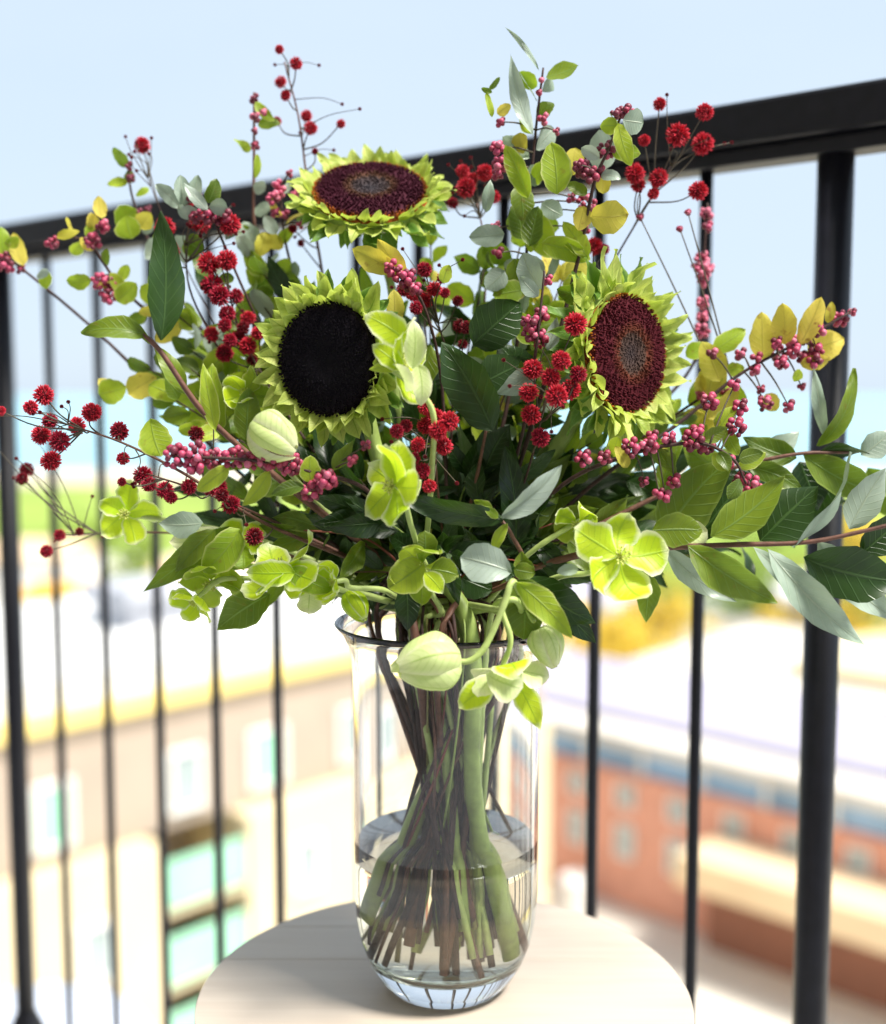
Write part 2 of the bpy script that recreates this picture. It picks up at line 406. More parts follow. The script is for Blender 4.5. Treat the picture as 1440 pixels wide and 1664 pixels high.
# ------------------------------------------------------------------ buildings
M_cream = plain('cream_render', (.70, .59, .38), .85, .05, .6)
M_taupe = plain('taupe_render', (.40, .325, .26), .85, .06, .6)
M_white = plain('white_render', (.80, .79, .76), .8, .04, .5)
M_yellow = plain('yellow_fascia', (.80, .62, .20), .7, .06, 2)
M_mint = plain('mint_panel', (.32, .66, .46), .5, .12, 1)
M_brick = plain('orange_brick', (.70, .34, .24), .85, .12, 1.5)
M_brown = plain('brown_cladding', (.26, .11, .07), .85, .12, 1.5)
M_tan = plain('tan_canopy', (.72, .54, .34), .8, .06, .8)
M_lav = plain('lavender_roofing', (.36, .34, .42), .8, .06, .6)
M_roof = plain('pale_roofing', (.60, .56, .50), .85, .12, .35)
M_grey = plain('grey_render', (.40, .41, .45), .85, .1, .5)
M_bluew = plain('blue_window_glass', (.22, .36, .55), .15, .3, .4)
M_darkw = plain('dark_window_glass', (.32, .38, .38), .15, .3, .4)
M_frame = plain('window_frame_white', (.75, .75, .72), .6, .05, 5)
M_orange = plain('orange_panel', (.80, .42, .08), .8, .08, 1)
def local(px, py_, Y, ang):
    """frame with x along the facade (ang degrees from +Y towards +X), y into the building, z up; origin on the ground"""
    p = at(px, py_, Y); d = V((math.sin(R(ang)), math.cos(R(ang)), 0)); nin = V((-d.y, d.x, 0))
    if nin.y < 0: nin = -nin
    M = Matrix((( d.x, nin.x, 0, p.x), (d.y, nin.y, 0, p.y), (0, 0, 1, 0), (0, 0, 0, 1))); return M
def window(par, M, x, z, w_, h_, y=0, glass=None, frame=None):
    fr = None; vs, fs = [], []; t = .12
    for (cx, cz, sx, sz) in ((x - w_ / 2 + t / 2, z, t, h_), (x + w_ / 2 - t / 2, z, t, h_), (x, z - h_ / 2 + t / 2, w_ - 2 * t, t), (x, z + h_ / 2 - t / 2, w_ - 2 * t, t)):
        box_geo(cx, y - .06, cz, sx, .16, sz, M, vs, fs)
    o = meshobj('window', vs, fs, frame or M_frame, par, smooth=False)
    vs, fs = box_geo(x, y - .03, z, w_ - 2 * t, .05, h_ - 2 * t, M); meshobj('pane', vs, fs, glass or M_darkw, o, smooth=False)
    return o
# cream and taupe block, left
M = local(460, 1110, 33, 43)
o0 = M @ V((0, 6, 0))
A = empty('apartment_building', o0, 'cream lower and taupe upper apartment block with a yellow roof edge, left of the vase', 'building')
zt = H - 8.0; zc = H - 11.6
box('wall', (-16, 6.2, zc / 2), (24.2, 12, zc), M_cream, A, M)
box('wall', (5.6, 6.2, zc / 2), (13.4, 12, zc), M_cream, A, M)
tw_ = box('upper_wall', (-3.5, 6.8, (zc + zt) / 2 - .08), (32.8, 11.5, zt - zc - .2), M_taupe, A, M)
box('recess_wall', (-2.5, 7.6, zc / 2), (2.8, 9, zc), M_taupe, A, M)
box('roof_edge', (-3.5, 6.8, zt - .02), (33.4, 12.1, .32), M_yellow, A, M)
box('roof', (-3.5, 7.0, zt + .5), (32.4, 11.0, .7), M_white, A, M)
for k in range(6): box('balcony_panel', (-2.5, .35, zc - 1.2 - k * 2.1), (2.7, .1, 1.25), M_mint, A, M); box('balcony_slab', (-2.5, 1.7, zc - 1.98 - k * 2.1), (2.78, 2.8, .14), M_cream, A, M)
for x, z in ((.9, zc - 1.9), (.9, zc - 4.7), (4.4, zc - 1.9), (4.4, zc - 4.7), (7.9, zc - 1.9), (-5.9, zc - 2.2), (-5.9, zc - 5.1), (-9.2, zc - 2.2), (-9.2, zc - 5.1), (.9, zc - 7.4), (-5.9, zc - 7.9)):
    window(A, M, x, z, 1.0, 1.6, .2, M_mint if random.random() < .3 else M_darkw)
for x in (-6.5, -2.6, .2, 3.6, 7.0): window(A, M, x, zc + 1.25, 1.35 if x > -1 else 1.1, 1.7, 1.05, M_mint if x in (.2, -6.5) else M_darkw)
# brick block, right
M = local(900, 1450, 53, -46 + 180)
Bk = empty('brick_building', M @ V((8, 5, 0)), 'orange brick hall with a blue window band under its flat roof, right of vase', 'building')
hb = 7.2
box('wall', (6, 5, (hb - 1.3) / 2), (40, 10, hb - 1.3), M_brick, Bk, M)
box('window_band', (6, 5.1, hb - .7), (39.8, 9.8, 1.15), M_bluew, Bk, M)
for k in range(14): box('window_mullion', (-12.8 + k * 2.9, .12, hb - .7), (.18, .2, 1.15), M_frame, Bk, M)
box('roof', (6, 5.2, hb + .15), (40.8, 11.4, .5), M_roof, Bk, M)
box('roof_deck', (6, 6, hb + .55), (38, 9, .3), M_lav, Bk, M)
for k in range(9): window(Bk, M, -6.5 + k * 2.6, 2.9, .9, 1.5, 0)
for k in range(9): window(Bk, M, -6.5 + k * 2.6, 5.0 - .1, .9, 1.0, 0)
CN = empty('canopy', M @ V((14, -2, 0)), 'long tan awning roof along the brick hall, at the right edge', 'canopy')
box('awning_roof', (19.5, -1.7, 3.9), (22, 3.2, 1.2), M_tan, CN, M)
box('back_panel', (19.5, -.6, 1.65), (22, .6, 3.3), M_brown, CN, M)
for k in range(0): box('column', (8 + k * 2.9, -3.0, 1.65), (.25, .25, 3.3), M_frame, CN, M)
# long cream roofed hall beyond
M = local(1050, 1120, 72, -48 + 180)
Bc = empty('exhibition_hall', M @ V((8, 6, 0)), 'low hall with a broad cream roof beyond the orange brick hall', 'building')
box('wall', (15.5, 8, 2.5), (32, 15, 5), M_white, Bc, M); box('roof', (15.5, 8, 5.4), (33.5, 17, .8), M_roof, Bc, M)
box('roof_step', (19, 8.5, 6.2), (22, 12, .8), M_cream, Bc, M)
for k in range(10): window(Bc, M, 1.5 + k * 3, 3.0, 1.6, 1.6, .5, M_bluew)
# white block behind the trees
def block(name, px, Y, ang, Lx, Dp, h, wallm, roofm, label, cat='building', nw=4, nf=2, glass=None, roofh=.5, gable=0):
    M = local(px, 1000, Y, ang); r = empty(name, M @ V((0, Dp / 2, 0)), label, cat)
    box('wall', (0, Dp / 2, h / 2), (Lx, Dp, h), wallm, r, M)
    if gable:
        vs = [M @ V(p) for p in ((-Lx / 2 - .3, -.4, h), (Lx / 2 + .3, -.4, h), (Lx / 2 + .3, Dp + .4, h), (-Lx / 2 - .3, Dp + .4, h), (-Lx / 2 - .3, Dp / 2, h + gable), (Lx / 2 + .3, Dp / 2, h + gable))]
        meshobj('roof', vs, [(0, 1, 5, 4), (2, 3, 4, 5), (1, 2, 5), (3, 0, 4), (0, 3, 2, 1)], roofm, r, smooth=False)
    else: box('roof', (0, Dp / 2, h + roofh / 2), (Lx + .5, Dp + .5, roofh), roofm, r, M)
    for i in range(nw):
        for j in range(nf):
            window(r, M, -Lx / 2 + (i + .5) * Lx / nw, 1.6 + j * (h - 1) / nf, Lx / nw * .38, (h - 1) / nf * .5, 0, glass)
    return r
block('warehouse', 1160, 96, 92, 15, 12, 3.6, M_white, M_white, 'plain white flat roofed block beyond the lawn, between the two right balusters', nw=5, nf=1)
block('warehouse', 1440, 90, 100, 15, 12, 6.2, M_cream, M_white, 'cream flat roofed block right of the thick railing post', nw=5, nf=1)
block('office_block', 110, 62, 70, 9, 8, 9.5, M_grey, M_white, 'grey two storey block with a white roof between the leftmost balusters', nw=4, nf=2)
block('shop_building', 95, 96, 85, 7, 9, 4.4, M_white, M_orange, 'white shop with an orange roof near the left edge', nw=4, nf=1, roofh=1.4)
block('house', 240, 80, 80, 11, 9, 7.0, M_white, M_white, 'white house with a flat roof, second row behind the cream block', nw=4, nf=2)
block('house', 400, 72, 60, 13, 10, 7.6, M_white, M_white, 'wide white house directly behind the yellow roof edge', nw=5, nf=2)
block('house', 330, 104, 95, 11, 8, 5, M_cream, M_tan, 'cream house with a pink tan pitched roof in the far left row', nw=4, nf=1, gable=2.2)
block('house', 505, 92, 75, 12, 9, 6.4, M_cream, M_white, 'cream house with a flat white roof just left of the vase rim', nw=4, nf=1)
block('house', 20, 118, 90, 12, 9, 5.4, M_white, M_tan, 'white house with a tan pitched roof at the far left edge', nw=3, nf=1, gable=2)
block('house', 640, 110, 88, 13, 9, 5.6, M_white, M_white, 'white flat roofed house hidden behind the vase neck', nw=4, nf=1)
block('house', 935, 104, 84, 12, 9, 4.2, M_white, M_lav, 'white house with a lavender pitched roof just right of the vase', nw=4, nf=1, gable=1.8)
block('roof_plant_room', 262, 37, 43, 2.2, 2.2, 15.6, M_grey, M_grey, 'dark grey plant room on the roof of the cream and taupe block', 'roof hut', nw=1, nf=1)

# ------------------------------------------------------------------ trees (far, blurred)
M_bark = plain('bark', (.12, .09, .06), .9, .3, 3)
def folmat(name, c):
    m, t, b = newmat(name); oi = N(t, 'ShaderNodeNewGeometry'); r = rampn(t, [(0, tuple(x * .6 for x in c)), (1, tuple(min(1, x * 1.5) for x in c))])
    t.links.new(oi.outputs['Random Per Island'], r.inputs[0]); t.links.new(r.outputs[0], b.inputs['Base Color']); b.inputs['Roughness'].default_value = .7; return m
M_fy = folmat('yellow_foliage', (.60, .42, .03)); M_fg = folmat('green_foliage', (.12, .20, .04)); M_fl = folmat('light_green_foliage', (.22, .32, .04))
def tree(px, Y, h, rad, fm, label, cat='tree', name='broadleaf_tree'):
    p = at(px, 900, Y); g = V((p.x, p.y, 0)); r = empty(name, g, label, cat); rr = random.Random(int(px * 7 + Y))
    vs, fs = tube_geo(spline([g, g + V((.15, 0, h * .3)), g + V((0, .1, h * .75))], 4), .05 * h, .015 * h, 7)
    for k in range(5):
        a = k * 1.3; q = g + V((0, 0, h * (.35 + .07 * k))); tube_geo([q, q + V((math.cos(a) * rad * .6, math.sin(a) * rad * .6, h * .2))], .018 * h, .008 * h, 5, vs, fs)
    meshobj('trunk', vs, fs, M_bark, r)
    vs, fs = [], []
    cl = [(g + V((rr.gauss(0, .45) * rad, rr.gauss(0, .45) * rad, h * .62 + rr.gauss(0, .17) * h)), rad * rr.uniform(.3, .55)) for _ in range(14)]
    for i in range(1500):
        c, cr = rr.choice(cl); d = V([rr.gauss(0, 1) for _ in range(3)]).normalized(); q = c + d * cr * rr.uniform(.6, 1.05)
        a = V([rr.gauss(0, 1) for _ in range(3)]).normalized(); b_ = a.orthogonal().normalized(); s = rad * .07; k = len(vs)
        vs += [q - a * s, q + b_ * s * .6, q + a * s, q - b_ * s * .6]; fs.append((k, k + 1, k + 2, k + 3))
    meshobj('crown', vs, fs, fm, r, smooth=False)
tree(985, 84, 8.2, 4.0, M_fy, 'yellow autumn tree just right of the vase')
tree(1060, 92, 7.5, 3.4, M_fy, 'smaller yellow tree right of the big yellow one')
tree(1250, 130, 8.5, 5, M_fl, 'light green tree above the white block')
tree(905, 112, 8, 3.6, M_fl, 'light green tree touching the yellow one, behind the vase edge')
tree(1390, 140, 8, 4.5, M_fy, 'yellow tree beyond the thick railing post')
tree(150, 150, 7, 5, M_fl, 'light green tree in the meadow at the far left')
tree(480, 145, 7, 5, M_fl, 'light green tree in the meadow above the left houses')
tree(1285, 104, 7, 2.6, M_fy, 'golden tree directly left of the thick railing post')
tree(1215, 100, 9.2, 4.6, M_fl, 'light green tree directly right of the second baluster from the thick post')
tree(1110, 98, 8.4, 3.8, M_fl, 'light green tree between the two yellow ones and the white block')
tree(1340, 84, 9.6, 3.6, M_fy, 'tall golden tree hidden behind the thick railing post')
tree(1425, 88, 9.8, 4.2, M_fl, 'tall light green tree at the right picture edge')
tree(60, 92, 7.5, 3.4, M_fy, 'golden tree beside the shop with the orange roof')
tree(215, 108, 8.5, 4.2, M_fl, 'light green tree behind the left row of white houses')
tree(310, 88, 8, 2.8, M_fy, 'small golden tree between two white houses on the left')
def shrub(px, py_, s, fm, label):
    x = (px - 720) / F; yy = (832 - py_) / F; d = V((x, _c + yy * _s, -_s + yy * _c)); g = CAM + d * (-H / d.z)
    vs, fs = [], []; rr = random.Random(px)
    for i in range(500):
        dd = V([rr.gauss(0, 1) for _ in range(3)]).normalized(); q = g + V((dd.x * s * 1.3, dd.y * s, abs(dd.z) * s)) * rr.uniform(.6, 1)
        a = V([rr.gauss(0, 1) for _ in range(3)]).normalized(); b_ = a.orthogonal().normalized(); k = len(vs)
        vs += [q - a * s * .12, q + b_ * s * .09, q + a * s * .12, q - b_ * s * .09]; fs.append((k, k + 1, k + 2, k + 3))
    r = empty('shrub', g, label, 'shrub'); meshobj('foliage', vs, fs, fm, r, smooth=False)
    tv, tf = tube_geo([g, g + V((0, 0, s * .6))], .06, .03, 5); meshobj('stem', tv, tf, M_bark, r)
shrub(1072, 1425, 1.0, M_fl, 'round lime shrub against the orange brick wall')
shrub(1180, 1470, .9, M_fg, 'green shrub right of the lime one by the brick wall')
shrub(1415, 1570, 1.0, M_fl, 'green shrub by the brick wall at the right edge')
def bollard(px, py_, h, label):
    x = (px - 720) / F; yy = (832 - py_) / F; d = V((x, _c + yy * _s, -_s + yy * _c)); g = CAM + d * (-H / d.z)
    o = lathe('planter', [(0, 0), (.55, 0), (.62, h * .1), (.5, h * .6), (.66, h * .92), (.66, h), (.52, h), (.48, h * .8), (0, h * .8)], g.x, g.y, M_white, seg=20)
    tag(o, label, 'planter', 'white planters on the plaza')
bollard(1020, 1445, 2.4, 'tall white urn planter in front of the orange brick hall')
bollard(935, 1480, 1.5, 'low white urn planter just right of the vase foot')
bollard(1375, 1570, 2.0, 'white urn planter right of the thick railing post')
# pale rounded canopy one floor below, lower left corner
cp = at(60, 1700, 3.2)
lathe_o = lathe('garden_parasol', [(0, cp.z + .10), (.12, cp.z + .095), (.22, cp.z + .07), (.30, cp.z + .03), (.335, cp.z - .02), (.33, cp.z - .03), (.29, cp.z + .015), (.0, cp.z + .085)], cp.x - .02, cp.y, plain('pale_blue_canvas', (.62, .68, .80), .8, .05, 10), seg=40)
PR = empty('parasol', (cp.x - .02, cp.y, cp.z - 1.8), 'pale blue canvas parasol top below the railing, lower left corner', 'parasol')
lathe_o.name = 'canopy_cloth'; lathe_o.data.transform(Matrix.Translation(-V(PR.location))); lathe_o.parent = PR
vs, fs = tube_geo([V((cp.x - .02, cp.y, cp.z - 1.8)), V((cp.x - .02, cp.y, cp.z + .07))], .014, .014, 8); meshobj('pole', vs, fs, M_frame, PR)

# ------------------------------------------------------------------ balcony
FLOOR_Z = H - 1.07
ar = R(53); D0 = 1.4
rd = V((-math.sin(ar), math.cos(ar), 0)); rn = V((math.cos(ar), math.sin(ar), 0))   # along the railing, outward
def rp_(t, z): return V((0, D0, 0)) + rd * t + V((0, 0, z))
MR = Matrix(((rd.x, rn.x, 0, 0), (rd.y, rn.y, 0, D0), (0, 0, 1, 0), (0, 0, 0, 1)))
M_metal = plain('black_painted_metal', (.006, .006, .010), .42, .4, 60, .15, spec=.35)
M_conc = plain('balcony_concrete', (.30, .31, .33), .9, .15, 20, .2)
M_wallw = plain('apartment_white_wall', (.78, .76, .72), .85, .04, 6, .1)
fl = box('balcony_floor', (0, -1.35, FLOOR_Z - .1), (14, 2.58, .2), M_conc, None, MR); tag(fl, kind='structure')
wl = box('unseen_apartment_wall', (0, -2.75, FLOOR_Z + 3), (14, .2, 9), plain('warm_grey_wall', (.34, .31, .28), .9, .08, 6, .1), None, MR); tag(wl, kind='structure')  # unseen, added behind the camera to block sky light from the front
RL = empty('balcony_railing', rp_(0, FLOOR_Z), 'black metal balcony railing with thin balusters running behind the bouquet', 'railing')
ZB, ZT = H + .211, H + .266
MT = MR @ Matrix.Translation((0, 0, H + .24)) @ Matrix.Rotation(.012, 4, 'Y') @ Matrix.Translation((0, 0, -H - .24))
box('top_rail', (0, 0, (ZB + .016 + ZT) / 2), (8.6, .062, ZT - ZB - .016), M_metal, RL, MT, bev=.004)
box('rail_channel', (0, 0, ZB + .0078), (8.6, .036, .0155), M_metal, RL, MT, bev=.002)
box('bottom_rail', (0, .03, FLOOR_Z - .34), (8.6, .036, .03), M_metal, RL, MR, bev=.002)
S0, T0 = .085 * 1.4, .62 * 1.4
for i in range(-14, 30):
    t = T0 - i * S0 - (.024 if i == 6 else .008 if i == 11 else 0)
    if i % 11 == 0:
        p = rp_(t, 0); vs, fs = tube_geo([V((p.x, p.y, FLOOR_Z - .34)), V((p.x, p.y, ZB - .012 * t + .004))], .0165, .0165, 24); meshobj('post', vs, fs, M_metal, RL)
        lathe('base_collar', [(.0167, FLOOR_Z + .05), (.03, FLOOR_Z + .02), (.034, FLOOR_Z), (.0167, FLOOR_Z)], p.x, p.y, M_metal, RL, 24)
    else:
        p = rp_(t, 0); vs, fs = tube_geo([V((p.x, p.y, FLOOR_Z - .33)), V((p.x, p.y, ZB - .012 * t + .004))], .0066, .0066, 10); meshobj('baluster', vs, fs, M_metal, RL)

# ------------------------------------------------------------------ table
m, t, b = newmat('pale_oak'); M_oak = m; lk = t.links.new
tcn = N(t, 'ShaderNodeTexCoord'); mpn = N(t, 'ShaderNodeMapping'); mpn.inputs['Scale'].default_value = (4, 60, 20); lk(tcn.outputs['Object'], mpn.inputs[0])
nz = N(t, 'ShaderNodeTexNoise'); nz.inputs['Scale'].default_value = 1.6; nz.inputs['Detail'].default_value = 8; nz.inputs['Distortion'].default_value = .6; lk(mpn.outputs[0], nz.inputs['Vector'])
r = rampn(t, [(.2, (.50, .42, .34)), (.5, (.54, .465, .385)), (.8, (.57, .50, .42))]); lk(nz.outputs['Fac'], r.inputs[0]); lk(r.outputs[0], b.inputs['Base Color'])
b.inputs['Roughness'].default_value = .42
bp = N(t, 'ShaderNodeBump'); bp.inputs['Strength'].default_value = .12; bp.inputs['Distance'].default_value = .001; lk(nz.outputs['Fac'], bp.inputs['Height']); lk(bp.outputs[0], b.inputs['Normal'])
TR, TX, TY = .187, at(722, 1620, .88).x, .885
TB = empty('side_table', (TX, TY, FLOOR_Z), 'small round pale oak table carrying the glass vase', 'table')
seams = [-1, .055, .115, 1]   # two fine board joints across the far part of the top
def seg_disc(y0, y1, rad, z0, z1):
    pts = []; n = 120
    for k in range(n):
        a = 2 * math.pi * k / n; x, y = rad * math.cos(a), rad * math.sin(a); pts.append((x, y))
    # clip polygon to y0..y1
    def clip(ps, yy, keep):
        o = []
        for i in range(len(ps)):
            p, q = ps[i], ps[(i + 1) % len(ps)]; ip, iq = keep(p[1]), keep(q[1])
            if ip: o.append(p)
            if ip != iq:
                f = (yy - p[1]) / (q[1] - p[1]); o.append((p[0] + f * (q[0] - p[0]), yy))
        return o
    pts = clip(pts, y0, lambda v: v >= y0); pts = clip(pts, y1, lambda v: v <= y1)
    n = len(pts); vs = [V((TX + x, TY + y, z0)) for x, y in pts] + [V((TX + x, TY + y, z1)) for x, y in pts]
    fs = [tuple(range(n))[::-1], tuple(range(n, 2 * n))] + [(i, (i + 1) % n, n + (i + 1) % n, n + i) for i in range(n)]
    return vs, fs
for a, c in zip(seams[:-1], seams[1:]):
    vs, fs = seg_disc(a + .00015, c - .00015, TR, TABLE_Z - .02, TABLE_Z); o = meshobj('board', vs, fs, M_oak, TB, smooth=False); bevel(o, .0004, 1)
lathe('apron', [(0, TABLE_Z - .045), (.15, TABLE_Z - .045), (.15, TABLE_Z - .0202), (0, TABLE_Z - .0202)], TX, TY, M_oak, TB, 48)
for k in range(4):
    a = R(45 + 90 * k); vs, fs = tube_geo([V((TX + .16 * math.cos(a), TY + .16 * math.sin(a), FLOOR_Z)), V((TX + .13 * math.cos(a), TY + .13 * math.sin(a), TABLE_Z - .0455))], .010, .014, 12); meshobj('leg', vs, fs, M_oak, TB)

# ------------------------------------------------------------------ vase
m, t, b = newmat('clear_glass'); M_glass = m
b.inputs['Base Color'].default_value = (.97, .99, 1, 1); b.inputs['Roughness'].default_value = 0; b.inputs['IOR'].default_value = 1.45; b.inputs['Transmission Weight'].default_value = 1
m, t, b = newmat('vase_water'); M_water = m
b.inputs['Base Color'].default_value = (.96, .94, .80, 1); b.inputs['Roughness'].default_value = 0; b.inputs['IOR'].default_value = 1.33; b.inputs['Transmission Weight'].default_value = 1
VS = empty('glass_vase', (VX, Y0, TABLE_Z), 'clear glass vase with a flared lip and thick base, holding the bouquet in water', 'vase')
z0 = TABLE_Z + .0006; rz = RIM_Z
outer = [(0, z0 + .004), (.036, z0 + .003), (.040, z0), (.045, z0 + .002), (.053, z0 + .011), (.060, z0 + .023), (.0655, z0 + .038), (.0690, z0 + .056), (.0703, z0 + .075), (.0705, z0 + .10), (.0705, rz - .040), (.0712, rz - .028), (.0735, rz - .016), (.0785, rz - .006), (.083, rz - .001)]
lip = [(.0842, rz + .0006), (.0834, rz + .0018)]
inner = [(.0765, rz - .0032), (.0708, rz - .014), (.0685, rz - .026), (.0678, rz - .040), (.0678, z0 + .10), (.0674, z0 + .077), (.0658, z0 + .058), (.0620, z0 + .043), (.0555, z0 + .031), (.043, z0 + .0235), (.025, z0 + .0195), (0, z0 + .019)]
vbody = lathe('vase_body', outer + lip + inner, VX, Y0, M_glass, VS, 128)
wp = [(0, z0 + .0188), (.025, z0 + .0193), (.0433, z0 + .0232), (.0558, z0 + .0307), (.0624, z0 + .0427), (.0662, z0 + .0577), (.0678, z0 + .077), (.0682, z0 + .10), (.0682, WATER_Z), (0, WATER_Z)]
lathe('water', wp, VX, Y0, M_water, VS, 128)
# moulded flutes round the thick base
vs, fs = [], []

# ------------------------------------------------------------------ sunflowers
def discmat(name, stops):
    m, t, b = newmat(name); tcn = N(t, 'ShaderNodeTexCoord'); sp = N(t, 'ShaderNodeVectorMath', operation='MULTIPLY'); sp.inputs[1].default_value = (1, 1, 0)
    ln = N(t, 'ShaderNodeVectorMath', operation='LENGTH'); t.links.new(tcn.outputs['Object'], sp.inputs[0]); t.links.new(sp.outputs[0], ln.inputs[0])
    dv = N(t, 'ShaderNodeMath', operation='DIVIDE'); dv.inputs[1].default_value = .05; t.links.new(ln.outputs['Value'], dv.inputs[0])
    nz = N(t, 'ShaderNodeTexNoise'); nz.inputs['Scale'].default_value = 500; t.links.new(tcn.outputs['Object'], nz.inputs['Vector'])
    ma = N(t, 'ShaderNodeMath', operation='MULTIPLY_ADD'); t.links.new(nz.outputs['Fac'], ma.inputs[0]); ma.inputs[1].default_value = .16; t.links.new(dv.outputs[0], ma.inputs[2])
    r = rampn(t, stops); t.links.new(ma.outputs[0], r.inputs[0]); t.links.new(r.outputs[0], b.inputs['Base Color']); b.inputs['Roughness'].default_value = .8; b.inputs['Specular IOR Level'].default_value = .2
    return m
DM = [discmat('maroon_disc', [(.10, (.035, .03, .036)), (.35, (.045, .03, .03)), (.42, (.09, .04, .02)), (.55, (.045, .004, .014)), (.90, (.05, .005, .016)), (.97, (.40, .11, .01))]),
      discmat('black_disc', [(.10, (.002, .0015, .004)), (.7, (.003, .0015, .005)), (1.04, (.008, .002, .006))]),
      discmat('red_brown_disc', [(.10, (.05, .035, .035)), (.36, (.07, .04, .03)), (.42, (.13, .035, .018)), (.58, (.075, .007, .013)), (.90, (.08, .007, .014)), (.97, (.60, .20, .01))])]
def sunflower(px, py_, dy, n, rx, mat, label, stempts, seed, spin=0, plen=.030, stem_r=.0052, nk=None, bt=None, floh=1.):
    rr = random.Random(seed); c = B(px, py_, dy); n = V(n).normalized()
    path = stem_path(stempts + [c - n * .035, c - n * .008], nk, bt)
    root = empty('sunflower', path[0], label, 'sunflower', 'sunflowers in the bouquet')
    tube('stem', path, stem_r, stem_r * .8, M_gstem, root, 12)
    a = V((0, 0, 1)) - n * n.z; a.normalize(); b = n.cross(a)
    Q = Matrix(((b.x, a.x, n.x), (b.y, a.y, n.y), (b.z, a.z, n.z)))
    if Q.determinant() < 0: b = -b; Q = Matrix(((b.x, a.x, n.x), (b.y, a.y, n.y), (b.z, a.z, n.z)))
    # disc: low dome with a dished centre, then florets
    vs, fs = [], []; K = 48; rings = [0, .2, .35, .5, .65, .8, .92, 1.0, 1.02]
    hz = lambda q: .16 * rx * (1 - q * q) ** .5 * (1 - .55 * math.exp(-(q / .3) ** 2)) if q < 1 else -.10 * rx
    for q in rings[1:]:
        for k in range(K):
            an = 2 * math.pi * k / K; vs.append(V((q * rx * math.cos(an), q * rx * math.sin(an), hz(min(q, 1.01)))))
    vs.append(V((0, 0, hz(0)))); ci = len(vs) - 1
    for k in range(K): fs.append((ci, k, (k + 1) % K))
    for i in range(len(rings) - 2):
        for k in range(K): a0 = i * K + k; a1 = i * K + (k + 1) % K; fs.append((a0, a0 + K, a1 + K, a1))
    for i in range(1500):
        q = math.sqrt((i + .5) / 1500) * (1 + rr.gauss(0, .007)); q = min(q, .998); an = i * 2.39996 + rr.gauss(0, .035 / max(q, .2)); p = V((q * rx * math.cos(an), q * rx * math.sin(an), hz(q * .995)))
        s = rx * .021 * rr.uniform(.8, 1.25); hgt = floh * rx * (.02 + .035 * (q > .38) + rr.uniform(0, .04)); k0 = len(vs); lean = V((math.cos(an), math.sin(an), 0)) * rx * (.03 * (q - .5))
        for kk in range(4):
            a4 = an + math.pi / 2 * kk; vs.append(p + V((math.cos(a4) * s, math.sin(a4) * s, 0)))
        for kk in range(4):
            a4 = an + math.pi / 2 * kk; vs.append(p + lean + V((math.cos(a4) * s * .55, math.sin(a4) * s * .55, hgt)))
        for kk in range(4): k2 = (kk + 1) % 4; fs.append((k0 + kk, k0 + k2, k0 + 4 + k2, k0 + 4 + kk))
        fs.append((k0 + 4, k0 + 5, k0 + 6, k0 + 7))
    me = bpy.data.meshes.new('disc'); me.from_pydata([tuple(v) for v in vs], [], fs)
    o = link('disc', me, mat, root, False); o.location = c - wpos(root); o.rotation_mode = 'QUATERNION'; o.rotation_quaternion = Q.to_quaternion()
    # green receptacle behind
    vs, fs = [], []; prf = [(1.03, -.05), (1.05, -.16), (.85, -.36), (.45, -.55), (.15, -.68)]
    for q, z in prf:
        for k in range(32): an = 2 * math.pi * k / 32; vs.append(c + Q @ V((q * rx * math.cos(an), q * rx * math.sin(an), z * rx)))
    for i in range(len(prf) - 1):
        for k in range(32): a0 = i * 32 + k; a1 = i * 32 + (k + 1) % 32; fs.append((a0, a1, a1 + 32, a0 + 32))
    meshobj('receptacle', vs, fs, M_gstem, root)
    # petals in three rows, bracts behind
    for row, (cnt, r0, el, ln, wd, mt) in enumerate(((26, .985, 55, plen * .72, .0135, 'S'), (25, 1.02, 33, plen * .88, .0155, 'S'), (22, 1.04, 12, plen * .97, .0165, 'S'), (24, 1.04, -6, plen * 1.0, .014, 'SG'), (18, 1.0, -30, plen * .9, .014, 'SG'))):
        for k in range(cnt):
            an = 2 * math.pi * (k + .37 * row + rr.uniform(-.25, .25)) / cnt + spin; e = R(el + rr.gauss(0, 9))
            rad = V((math.cos(an), math.sin(an), 0)); d = rad * math.cos(e) + V((0, 0, 1)) * math.sin(e); nn = V((0, 0, 1)) * math.cos(e) - rad * math.sin(e)
            Lk = ln * rr.uniform(.6, 1.2); tw = V((-math.sin(an), math.cos(an), 0)) * rr.gauss(0, .28)
            bs = c + Q @ (rad * rx * r0 + V((0, 0, -.05 * rx * (row + 1)))); tp = bs + Q @ ((d + tw).normalized() * Lk)
            leaf(root, bs, tp, wd * rr.uniform(.8, 1.1), Q @ nn, mt, 'sun', bend=rr.uniform(-.2, .12), fold=rr.uniform(.1, .6), wave=.07, twist=rr.gauss(0, .55), name='petal' if mt == 'S' else 'bract', n=9, m=4)
    return root
sunflower(602, 312, .06, (.02, -math.cos(R(53)), math.sin(R(53))), .0445, DM[0], 'topmost sunflower, lime petals round a purple black disc, tilted up above the railing', [B(650, 760, .03), B(638, 480, .055)], 11, plen=.0225, floh=.6, stem_r=.0042, nk=B(690, 1010, -.02), bt=B(750, 1500, -.03))
sunflower(533, 584, -.055, (-.40, -.90, .0), .0395, DM[1], 'left sunflower with a wide black disc and short green petals facing the front', [B(650, 860, .0)], 12, plen=.0225, floh=.35, nk=B(760, 1010, -.035), bt=B(815, 1545, -.02), stem_r=.0068)
sunflower(1018, 575, -.02, (.68, -.73, .04), .0430, DM[2], 'right sunflower with a red brown disc rimmed in orange, turned to the right', [B(820, 850, .02), B(930, 690, .02)], 13, plen=.031, floh=.6, nk=B(800, 1010, .0), bt=B(612, 1490, -.015), stem_r=.0070)

